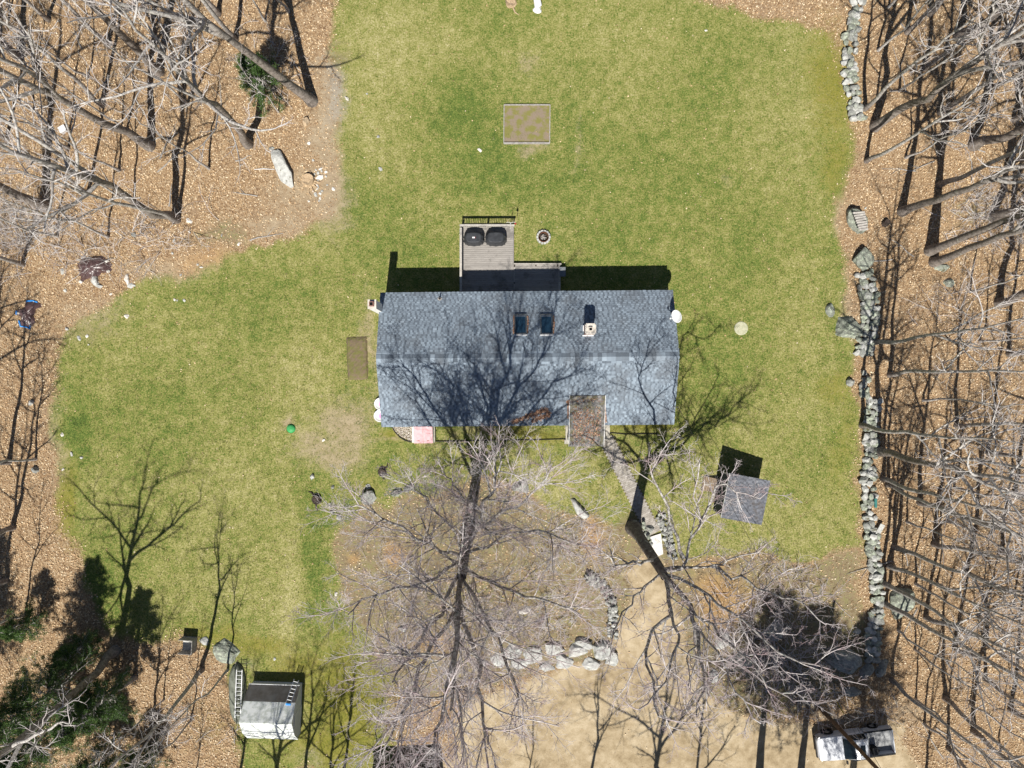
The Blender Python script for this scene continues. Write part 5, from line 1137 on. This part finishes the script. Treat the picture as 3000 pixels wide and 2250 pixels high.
# far west edge south of the tarps
for px_, py_, kd, lab in ((28, 1352, 'mid', 'dark tree at the west edge below the pale rock'), (40, 1545, 'mid', 'shaded tree at the far west edge above the pine shadows'), (75, 1800, 'thin', 'slim tree at the far west edge in pine shade'), (105, 1345, 'thin', 'slim leaning tree beside the dark grey west boulder'), (-40, 1180, 'mid', 'tree just outside the west edge below the blue-edged tarp'), (-60, 1450, 'big', 'big tree outside the west edge casting shade on the lawn'), (20, 1700, 'mid', 'tree at the west edge beside the pine shade')):
    tree(px_, py_, kd, HV[kd], lab)
tree(338, 1906, 'big', 21, 'thick straight dark trunk in the lower west woods', lean=(0, -.04), v=1, rz=1.0)
tree(592, 1962, 'mid', 17, 'bent dark trunk beside the broad lichened outcrop', lean=(-.03, -.05))
tree(668, 1962, 'thin', 13, 'slim tree between the outcrop and the covered hull', lean=(-.02, -.02))
tree(560, 2110, 'thin', 11, 'slim tree among leaves west of the white shed'); tree(430, 2180, 'mid', 15, 'grey tree at the bottom of the lower west woods')
tree(480, 2050, 'thin', 9, 'short bare sapling between the two dark lower trunks')
# east woods
EG = 'bare trees in the east woods'
east = [(2532, 320, 'mid', 17, 'pale tree by the end of the northern stone wall'), (2562, 372, 'big', 21, 'stout tree leaning over the northern stone wall end'), (2538, 472, 'mid', 16, 'low-branched tree spreading over the lawn below the northern wall'), (2643, 620, 'big', 20, 'smooth straight trunk northeast of the slate-topped boulder'), (2722, 735, 'big', 21, 'thick trunk standing over the mossy rock'), (2735, 768, 'big', 20, 'second thick trunk beside the mossy rock'), (2562, 1003, 'mid', 17, 'curving tree growing out of the stone wall beside the jutting boulder'), (2606, 1098, 'mid', 17, 'straight slim tree east of the broken wall gap'), (2524, 1246, 'mid', 18, 'tree rooted in the stone wall line below the gap'), (2576, 1322, 'big', 19, 'dark sinuous tree just east of the long stone wall'), (2586, 1402, 'mid', 18, 'dark tree below the sinuous one along the wall'), (2600, 1420, 'mid', 16, 'slender twin tree next to the teal pipe'), (2620, 1602, 'mid', 18, 'dark straight tree across the wall from the lawn end'), (2604, 1658, 'mid', 17, 'dark tree above the big grey woodland boulder'), (2588, 1708, 'mid', 18, 'dark tree left of the big grey woodland boulder'), (2592, 1768, 'mid', 19, 'branching dark tree below the big grey woodland boulder'), (2612, 1992, 'mid', 16, 'dark tree standing by the shaded boulders'), (2926, 888, 'big', 20, 'stub-like thick trunk at the east edge'), (2870, 1000, 'thin', 13, 'slim tree at the east edge below the stub-like trunk')]
for px_, py_, kd, h_, lab in east: tree(px_, py_, kd, h_, lab)
fill = [(2700, 200, 'mid'), (2800, 120, 'big'), (2900, 250, 'mid'), (2660, 90, 'mid'), (2760, 330, 'mid'), (2850, 420, 'big'), (2960, 480, 'mid'), (2760, 540, 'mid'), (2900, 640, 'big'), (2600, 20, 'thin'), (2730, 40, 'mid'), (2660, 460, 'thin'), (2830, 860, 'thin'), (2950, 1040, 'mid'), (2700, 1180, 'thin'), (2800, 1240, 'mid'), (2900, 1330, 'mid'), (2700, 1480, 'mid'), (2790, 1420, 'thin'), (2860, 1530, 'mid'), (2740, 1600, 'mid'), (2820, 1680, 'mid'), (2930, 1620, 'mid'), (2720, 1820, 'mid'), (2800, 1900, 'mid'), (2680, 1900, 'thin'), (2880, 1980, 'mid'), (2760, 2040, 'mid'), (2700, 2120, 'thin'), (2850, 2130, 'mid'), (2950, 2080, 'mid'), (2960, 1780, 'thin'), (2650, 1540, 'thin'), (2680, 1700, 'thin'), (2870, 1800, 'thin'), (2740, 1720, 'thin'), (2640, 1850, 'thin'), (2830, 2060, 'thin'), (2680, 2040, 'thin'), (2780, 2200, 'mid'), (2930, 2200, 'thin'), (2980, 1450, 'mid'), (2780, 1530, 'thin'), (2900, 1880, 'thin'), (2640, 260, 'thin'), (2580, 150, 'thin'), (2980, 350, 'mid'), (2900, 60, 'mid'), (3040, 640, 'big'), (3060, 1200, 'mid'), (3050, 1900, 'mid')]
fill = [(a + trn.uniform(-12, 12), b_ + trn.uniform(-12, 12), c) for a, b_, c in fill]
for (px_, py_, kd), lab in zip(fill, by_landmark(fill, 'e', lambda it: ADJ[it[2]])): tree(px_, py_, kd, HV[kd] * trn.uniform(.85, 1.12), lab, EG)
# trees south of the frame whose shadows cross the drive and the mossy ground
for px_, py_, kd, h_ in ((1690, 2420, 'mid', 17), (1880, 2470, 'big', 20), (2010, 2500, 'mid', 18), (1530, 2460, 'thin', 14), (880, 2420, 'mid', 18), (985, 2380, 'mid', 16), (780, 2460, 'big', 19), (1090, 2330, 'thin', 13), (700, 2350, 'mid', 15), (560, 2380, 'thin', 13), (2700, 2400, 'mid', 17), (930, 2480, 'mid', 18)):
    tree(px_, py_, kd, h_, 'bare tree standing south of the sandy drive and white shed', 'bare trees south of the yard')
tree(1150, 2262, 'thin', 12, 'slim tree beside the dark garage casting a forked shadow')

# the two large front-yard trees
def crown_from_limbs(limbs, seed, base_r, cfg, mat):
    r = np.random.default_rng(seed); n = 12; Ps, Rs = [], []
    for pts, r0, r1 in limbs:
        A = np.array([W(*q)[:] for q in pts]); t = np.linspace(0, len(A) - 1, n); i = np.floor(t).astype(int).clip(0, len(A) - 2); f = (t - i)[:, None]
        a0, a1, a2, a3 = A[np.maximum(i - 1, 0)], A[i], A[i + 1], A[np.minimum(i + 2, len(A) - 1)]
        Q = .5 * ((2 * a1) + (-a0 + a2) * f + (2 * a0 - 5 * a1 + 4 * a2 - a3) * f ** 2 + (-a0 + 3 * a1 - 3 * a2 + a3) * f ** 3)
        Q[1:-1] += r.normal(0, .10, (n - 2, 3)); Ps.append(Q); Rs.append(np.linspace(r0, r1, n))
    P, R = np.array(Ps), np.array(Rs); out = [tubes(P, R, 9)]; lv = (P, R)
    for i, c in enumerate(cfg):
        Pn, Rn = spawn(lv[0], lv[1], c[0], r, c[1], c[2], c[3], c[4], c[5], c[6], c[7], c[8], c[9]); out.append(tubes(Pn, Rn, 5 if i == 0 else (4 if i == 1 else 3))); lv = (Pn, Rn)
    return out
def yard_tree(name, trunk, limbs, seed, cfg, label, mat):
    o = empty(name, W2(*trunk[0][:2]), 0, label, 'tree'); inv = np.array(W2(*trunk[0][:2]))
    A = np.array([W(*q)[:] for q in trunk[0:]][0:]) ; n = 10; t = np.linspace(0, len(A) - 1, n); i = np.floor(t).astype(int).clip(0, len(A) - 2); f = (t - i)[:, None]
    P = (A[i] * (1 - f) + A[i + 1] * f); P[0, 2] = -.3; R = np.linspace(seed[1], seed[2], n); R[0] *= 1.6; R[1] *= 1.15
    v, fc, th = tubes(P[None], R[None], 14); link('trunk', np_mesh('trunk', v - inv, fc, M[mat], True, {'thick': ('FLOAT', 'POINT', th)}), o)
    v, fc, th = join(crown_from_limbs(limbs, seed[0], 0, cfg, mat)); link('crown', np_mesh('crown', v - inv, fc, M[mat], True, {'thick': ('FLOAT', 'POINT', th)}), o)
    return o
mp_l = [
 ([(1362, 1620, 5.5), (1350, 1700, 9), (1340, 1820, 14), (1330, 1960, 19), (1320, 2080, 23)], 0.216, .05),
 ([(1362, 1620, 5.5), (1390, 1560, 9), (1420, 1490, 12), (1450, 1420, 14), (1470, 1350, 15)], 0.158, .04),
 ([(1362, 1620, 5.5), (1300, 1620, 9), (1200, 1560, 12), (1110, 1510, 14), (1040, 1480, 15)], 0.130, .03),
 ([(1358, 1640, 6), (1280, 1690, 9), (1180, 1720, 13), (1080, 1750, 16), (1020, 1800, 18)], 0.130, .03),
 ([(1355, 1660, 7), (1290, 1780, 11), (1220, 1900, 16), (1150, 2000, 20)], 0.144, .04),
 ([(1355, 1660, 7), (1430, 1700, 10), (1520, 1740, 13), (1620, 1760, 16), (1700, 1800, 18)], 0.130, .03),
 ([(1352, 1680, 8), (1420, 1800, 12), (1480, 1920, 17), (1520, 2050, 21)], 0.144, .04),
 ([(1362, 1620, 5.5), (1420, 1600, 8), (1520, 1560, 12), (1620, 1560, 15), (1720, 1600, 17)], 0.115, .03),
 ([(1390, 1560, 9), (1380, 1500, 11), (1340, 1430, 13), (1300, 1390, 14)], 0.101, .03),
 ([(1390, 1560, 9), (1480, 1500, 13), (1560, 1440, 15), (1620, 1370, 17)], 0.108, .03),
 ([(1345, 1760, 11), (1390, 1900, 16), (1410, 2060, 21), (1430, 2180, 24)], 0.144, .04),
 ([(1345, 1760, 11), (1250, 1920, 17), (1180, 2080, 21), (1130, 2180, 23)], 0.130, .04),
 ([(1362, 1620, 5.5), (1330, 1560, 9), (1260, 1470, 12), (1190, 1420, 14)], 0.101, .03),
 ([(1342, 1800, 13), (1330, 1900, 18), (1300, 2080, 23), (1270, 2200, 25)], 0.130, .04),
]
yard_tree('maple_tree', [(1370, 1560, 0), (1367, 1580, 2), (1363, 1605, 4), (1360, 1630, 6), (1352, 1690, 9)], mp_l, (91, .44, .30),
          [(13, .15, .98, (24, 55), .36, 7, .01, .09, .34, .018), (7, .15, .97, (22, 48), .44, 5, .0, .11, .5, .011), (7, .15, .98, (22, 46), .50, 4, -.01, .13, .6, .0078), (3, .3, .98, (22, 46), .6, 3, -.01, .14, .7, .0062)],
          'large many-stemmed bare maple spreading in front of the house', 'maple')
ok_l = [
 ([(1935, 1668, 8), (1990, 1665, 9), (2015, 1625, 9.6), (2040, 1570, 10.4), (2050, 1520, 11), (2040, 1440, 12), (2050, 1350, 13)], 0.108, .03),
 ([(2005, 1635, 9.5), (1970, 1540, 10.2), (1930, 1420, 11), (1910, 1370, 12), (1955, 1300, 13)], .10, .025),
 ([(2052, 1525, 11), (2085, 1460, 12), (2110, 1420, 12.5), (2190, 1450, 13), (2265, 1450, 14)], .08, .02),
 ([(1915, 1640, 7), (1880, 1645, 8.4), (1850, 1640, 9), (1810, 1655, 9.5), (1775, 1625, 10), (1715, 1600, 11)], .11, .025),
 ([(1935, 1668, 8), (2000, 1655, 9), (2090, 1660, 10), (2150, 1640, 11), (2250, 1590, 13)], 0.101, .03),
 ([(2080, 1660, 10), (2170, 1690, 11), (2230, 1730, 12), (2330, 1760, 14), (2420, 1830, 15)], .09, .025),
 ([(1935, 1668, 8), (1950, 1730, 10), (1960, 1790, 12), (1930, 1830, 13), (1890, 1920, 15), (1920, 2010, 17), (1930, 2100, 19)], 0.144, .04),
 ([(1940, 1680, 8.3), (2000, 1750, 10), (2040, 1830, 12), (2050, 1920, 14), (2060, 2000, 16), (2040, 2100, 18)], .18, .035),
 ([(1935, 1680, 8), (1900, 1710, 9), (1860, 1760, 10), (1810, 1830, 12), (1780, 1900, 14)], 0.086, .03),
 ([(1940, 1680, 8.3), (2040, 1720, 10), (2120, 1780, 12), (2200, 1850, 14), (2330, 1930, 16), (2430, 1960, 17)], 0.115, .03),
 ([(2000, 1750, 10), (2100, 1850, 13), (2200, 1950, 16), (2330, 2060, 18)], 0.094, .03),
 ([(1960, 1790, 12), (1985, 1880, 15), (1960, 1980, 17), (1870, 2080, 19)], 0.086, .03),
 ([(2040, 1830, 12), (2110, 1930, 15), (2160, 2030, 17), (2230, 2120, 18)], 0.079, .03),
]
yard_tree('oak_tree', [(1855, 1545, 0), (1872, 1570, 2), (1890, 1598, 4), (1912, 1632, 6), (1935, 1668, 8), (1948, 1690, 8.6)], ok_l, (95, .42, .27),
          [(9, .2, .98, (32, 65), .36, 7, .01, .14, .42, .018), (6, .15, .97, (28, 60), .44, 5, .0, .17, .5, .011), (5, .15, .98, (26, 58), .48, 4, .0, .2, .6, .008), (3, .3, .98, (26, 55), .5, 3, .0, .2, .7, .0065)],
          'dark-barked bare oak leaning beside the paver walk', 'maple')

# evergreens
def evergreen(px_, py_, h, rad_, z0, label, seed, n_br=70, per=26, group=None, nl=.17, name='pine_tree'):
    r = np.random.default_rng(seed); o = empty(name, W2(px_, py_), 0, label, 'tree', group)
    P, R = trunk_line(h, .016 * h + .03, r, wob_=.2, top=.1); v, f, t = tubes(P, R, 8); link('trunk', np_mesh('trunk', v, f, M['bark'], True, {'thick': ('FLOAT', 'POINT', t)}), o)
    z = r.uniform(z0, h * .98, n_br); q = (z - z0) / (h - z0); L = rad_ * (1 - q) ** .7 * r.uniform(.55, 1.15, n_br) + .25; a = r.uniform(0, 6.28, n_br); m_ = 6
    tt = np.linspace(0, 1, m_ + 1); d = np.stack([np.cos(a), np.sin(a), np.full(n_br, .12)], -1)
    Pb = np.zeros((n_br, m_ + 1, 3)); Pb[:, :, 2] = z[:, None]; Pb += d[:, None] * (L[:, None] * tt)[..., None]; Pb[:, :, 2] += -.10 * (L[:, None] * tt ** 2); Pb[:, 1:] += r.normal(0, .06, (n_br, m_, 3))
    Rb = .012 + .02 * (1 - tt)[None] * np.ones((n_br, 1)); P2, R2 = spawn(Pb, Rb, 7, r, .25, .98, (35, 65), .32, 4, .02, .12, .6, .008); v, f, t = join([tubes(Pb, Rb, 4), tubes(P2, R2, 3)])
    link('branches', np_mesh('branches', v, f, M['bark'], True, {'thick': ('FLOAT', 'POINT', t)}), o)
    pts = np.concatenate([P2[:, 1:].reshape(-1, 3), Pb[:, 3:].reshape(-1, 3)]); c = np.repeat(pts, per, 0) + r.normal(0, .07, (len(pts) * per, 3)); k = len(c)
    dd = unit(r.normal(size=(k, 3)) + np.array([0, 0, .5])); ll = r.uniform(.6, 1.2, k)[:, None] * nl; sd_ = unit(np.cross(dd, r.normal(size=(k, 3)))) * .014
    V = np.stack([c - sd_, c + sd_, c + dd * ll], 1).reshape(-1, 3); cl = np.repeat(r.random(len(pts)) * .6, per) + r.random(k) * .4
    link('needles', np_mesh('needles', V, np.arange(3 * k).reshape(-1, 3), M['needle'], False, {'rnd': ('FLOAT', 'POINT', np.repeat(cl, 3))}), o)
    return o
evergreen(795, 265, 5.0, 1.9, .5, 'young green hemlock under the trees at the back lawn corner', 1, 60, 14)
evergreen(240, 1965, 11, 2.6, 2.2, 'dark pine in the lower west corner above the shade', 2, 110, 16)
evergreen(395, 1985, 9, 1.9, 2.5, 'dark pine between the two lower west trunks', 3, 80, 16)
evergreen(340, 2010, 6, 1.7, .8, 'young pine with bright tips in the lower west woods', 4, 60, 14)
evergreen(190, 2110, 8, 2.2, 1.0, 'bushy pine at the lower west edge', 5, 90, 14)
evergreen(120, 1800, 4, 1.2, .8, 'small pine by the far west edge', 6, 40, 12)
evergreen(330, 2200, 6, 2.0, .8, 'pale green young pine at the bottom of the west woods', 7, 60, 12)
evergreen(440, 2210, 4.5, 1.6, .6, 'low spreading pine at the bottom west of the white shed', 8, 50, 12)
evergreen(265, 1880, 4.0, 1.2, .5, 'small shaded pine beside the thick dark trunk', 9, 40, 12)
for i, (px_, py_, h_, r_, z_) in enumerate(((2210, 2355, 21, 4.6, 11.5), (2340, 2370, 20, 4.4, 11), (2480, 2400, 20, 3.6, 12), (-60, 1960, 14, 3.0, 3))):
    evergreen(px_, py_, h_, r_, z_, 'tall pine outside the yard whose crown shades the ground', 20 + i, 190, 13, 'tall pines around the yard', .2)

# brush thickets and fallen branches
def thicket(px_, py_, w_, d_, n, h, label, seed, flat=.5, mat='bark'):
    r = np.random.default_rng(seed); o = empty('brush_thicket', W2(px_, py_), 0, label, 'brush')
    b = np.stack([r.normal(0, w_ / 2.6, n), r.normal(0, d_ / 2.6, n), np.zeros(n)], -1); m_ = 6
    d = unit(np.stack([r.normal(0, 1, n), r.normal(0, 1, n), r.uniform(.25, 1.3, n) / flat * .5], -1)); L = h * r.uniform(.6, 1.4, n); pts = [b - np.array([0, 0, .03])]; p_ = b
    for j in range(m_): d = unit(d + r.normal(0, .16, d.shape) + np.array([0, 0, -.04])); p_ = p_ + d * (L / m_)[:, None]; p_[:, 2] = np.maximum(p_[:, 2], .03); pts.append(p_.copy())
    P = np.stack(pts, 1); R = np.linspace(.02, .008, m_ + 1)[None] * r.uniform(.7, 1.4, (n, 1)); P2, R2 = spawn(P, R, 5, r, .2, .97, (25, 60), .45, 4, .02, .18, .6, .006); P3, R3 = spawn(P2, R2, 3, r, .2, .97, (25, 60), .5, 3, .0, .2, .6, .005)
    v, f, t = join([tubes(P, R, 4), tubes(P2, R2, 3), tubes(P3, R3, 3)]); link('stems', np_mesh('stems', v, f, M[mat], True, {'thick': ('FLOAT', 'POINT', t)}), o)['kind'] = 'stuff'
thicket(60, 660, 5, 4, 90, 2.6, 'grey tangled brush at the west edge above the tarps', 1)
thicket(230, 720, 4, 3, 50, 2.2, 'thin tangled brush above the brown tarp', 2)
thicket(440, 690, 4, 2.5, 40, 2.2, 'sparse arching twigs over the bare ground near the moss patch', 3)
thicket(2900, 640, 4.5, 3.5, 120, 2.0, 'dark brush pile of cut branches at the east edge', 4, .9)
thicket(2250, 1880, 6.5, 4.5, 130, 2.4, 'dense dark thicket of bare shrubs west of the stone wall', 5, .5, 'maple')
thicket(2330, 1990, 4, 3, 60, 2.2, 'reddish bare shrub beside the utility pole', 6, .5, 'maple')
thicket(2590, 2070, 2, 1.2, 14, 2.0, 'small pale bare shrub by the truck', 7)
thicket(2780, 900, 2.5, 2, 24, 2.6, 'pale branching shrub in the east woods clearing', 8)
thicket(1330, 1760, 7, 6, 150, 1.3, 'low reddish garden brush under the maple', 9, .6, 'maple')
thicket(1620, 1800, 5, 3, 80, 1.2, 'low bare garden shrubs inside the curved wall', 10, .6, 'maple')
thicket(2300, 1720, 6, 2.5, 70, 1.3, 'low bare shrubs on the mossy bank south of the lawn', 11, .6, 'maple')
thicket(820, 200, 2.5, 4, 30, 1.6, 'thin brush round the young hemlock', 12)
thicket(1640, 1590, 4, 1.8, 60, 1.2, 'pale bare shrubs between the maple and the walk', 13, .6)
thicket(540, 2130, 3.5, 3, 30, 1.8, 'thin bare brush between pines and white shed', 14)
fr = random.Random(31)
fbe = [(fr.uniform(2600, 2990), fr.uniform(20, 2230)) for _ in range(23)]; fbw = [(fr.uniform(10, 760), fr.uniform(20, 720)) for _ in range(23)]
fbl = by_landmark(fbe, 'e', lambda it: 'grey fallen branch'), by_landmark(fbw, 'w', lambda it: 'grey fallen branch')
for i in range(46):
    east_ = i % 2; px_, py_ = (fbe if east_ else fbw)[i // 2]; lab = fbl[0 if east_ else 1][i // 2]
    a = fr.uniform(0, 6.28); L_ = fr.uniform(1.2, 3.6); f = MB(); pts = [Vector((math.cos(a) * L_ * t + fr.uniform(-.06, .06), math.sin(a) * L_ * t + fr.uniform(-.06, .06), .05)) for t in (0, .25, .5, .75, 1)]
    f.tube(pts, [.05, .045, .035, .025, .012], 5); b0 = pts[2]; a2 = a + fr.choice((-.7, .7)); f.tube([b0, b0 + Vector((math.cos(a2) * L_ * .3, math.sin(a2) * L_ * .3, .03))], [.025, .01], 4)
    tag(f.build('fallen_branch', M['greywood'], None, W2(px_, py_)), lab, 'branch', 'fallen branches %s' % ('east' if east_ else 'west'))
f = MB(); f.tube([(0, 0, .04), (.7, .05, .05), (1.5, 0, .04)], [.02, .03, .015], 5); tag(f.build('fallen_branch', M['white'], None, W2(745, 497)), 'white peeled stick beside the long boulder slab', 'branch')
# odds along the wall
p_ = W(2566, 1474, .55); f = MB(); f.tube([(0, -.33, 0), (0, .33, 0)], .1, 12); tag(f.build('teal_pipe', M['teal'], None, (p_.x, p_.y, .52)), 'short teal plastic pipe lying on the stone wall', 'pipe')
p_ = W(2580, 1552, .4); f = MB(); f.box((0, 0, 0), (.34, .85, .08)); tag(f.build('grey_slab', M['paleRock'], None, (p_.x, p_.y, .3), (rad(8), 0, rad(-25))), 'flat grey slab leaning at the east face of the stone wall', 'slab')
p_ = W2(2592, 655)
r = random.Random(9); f = MB(); f.tube([(0, 0, -.05), (.05, .05, .35)], [.3, .22], 10); tag(f.build('stump', M['char'], None, p_), 'small dark stump east of the slate-topped boulder', 'stump')
b0 = W2(190, 382); f = MB(); f.hexa([(-.22, -.2, 0), (.22, -.2, 0), (.22, .2, 0), (-.22, .2, 0), (-.25, -.23, .35), (.25, -.23, .35), (.25, .23, .35), (-.25, .23, .35)]); tag(f.build('white_bucket', M['white'], None, b0, (0, 0, .5)), 'pale blue-white tub lying in the west woods', 'tub')
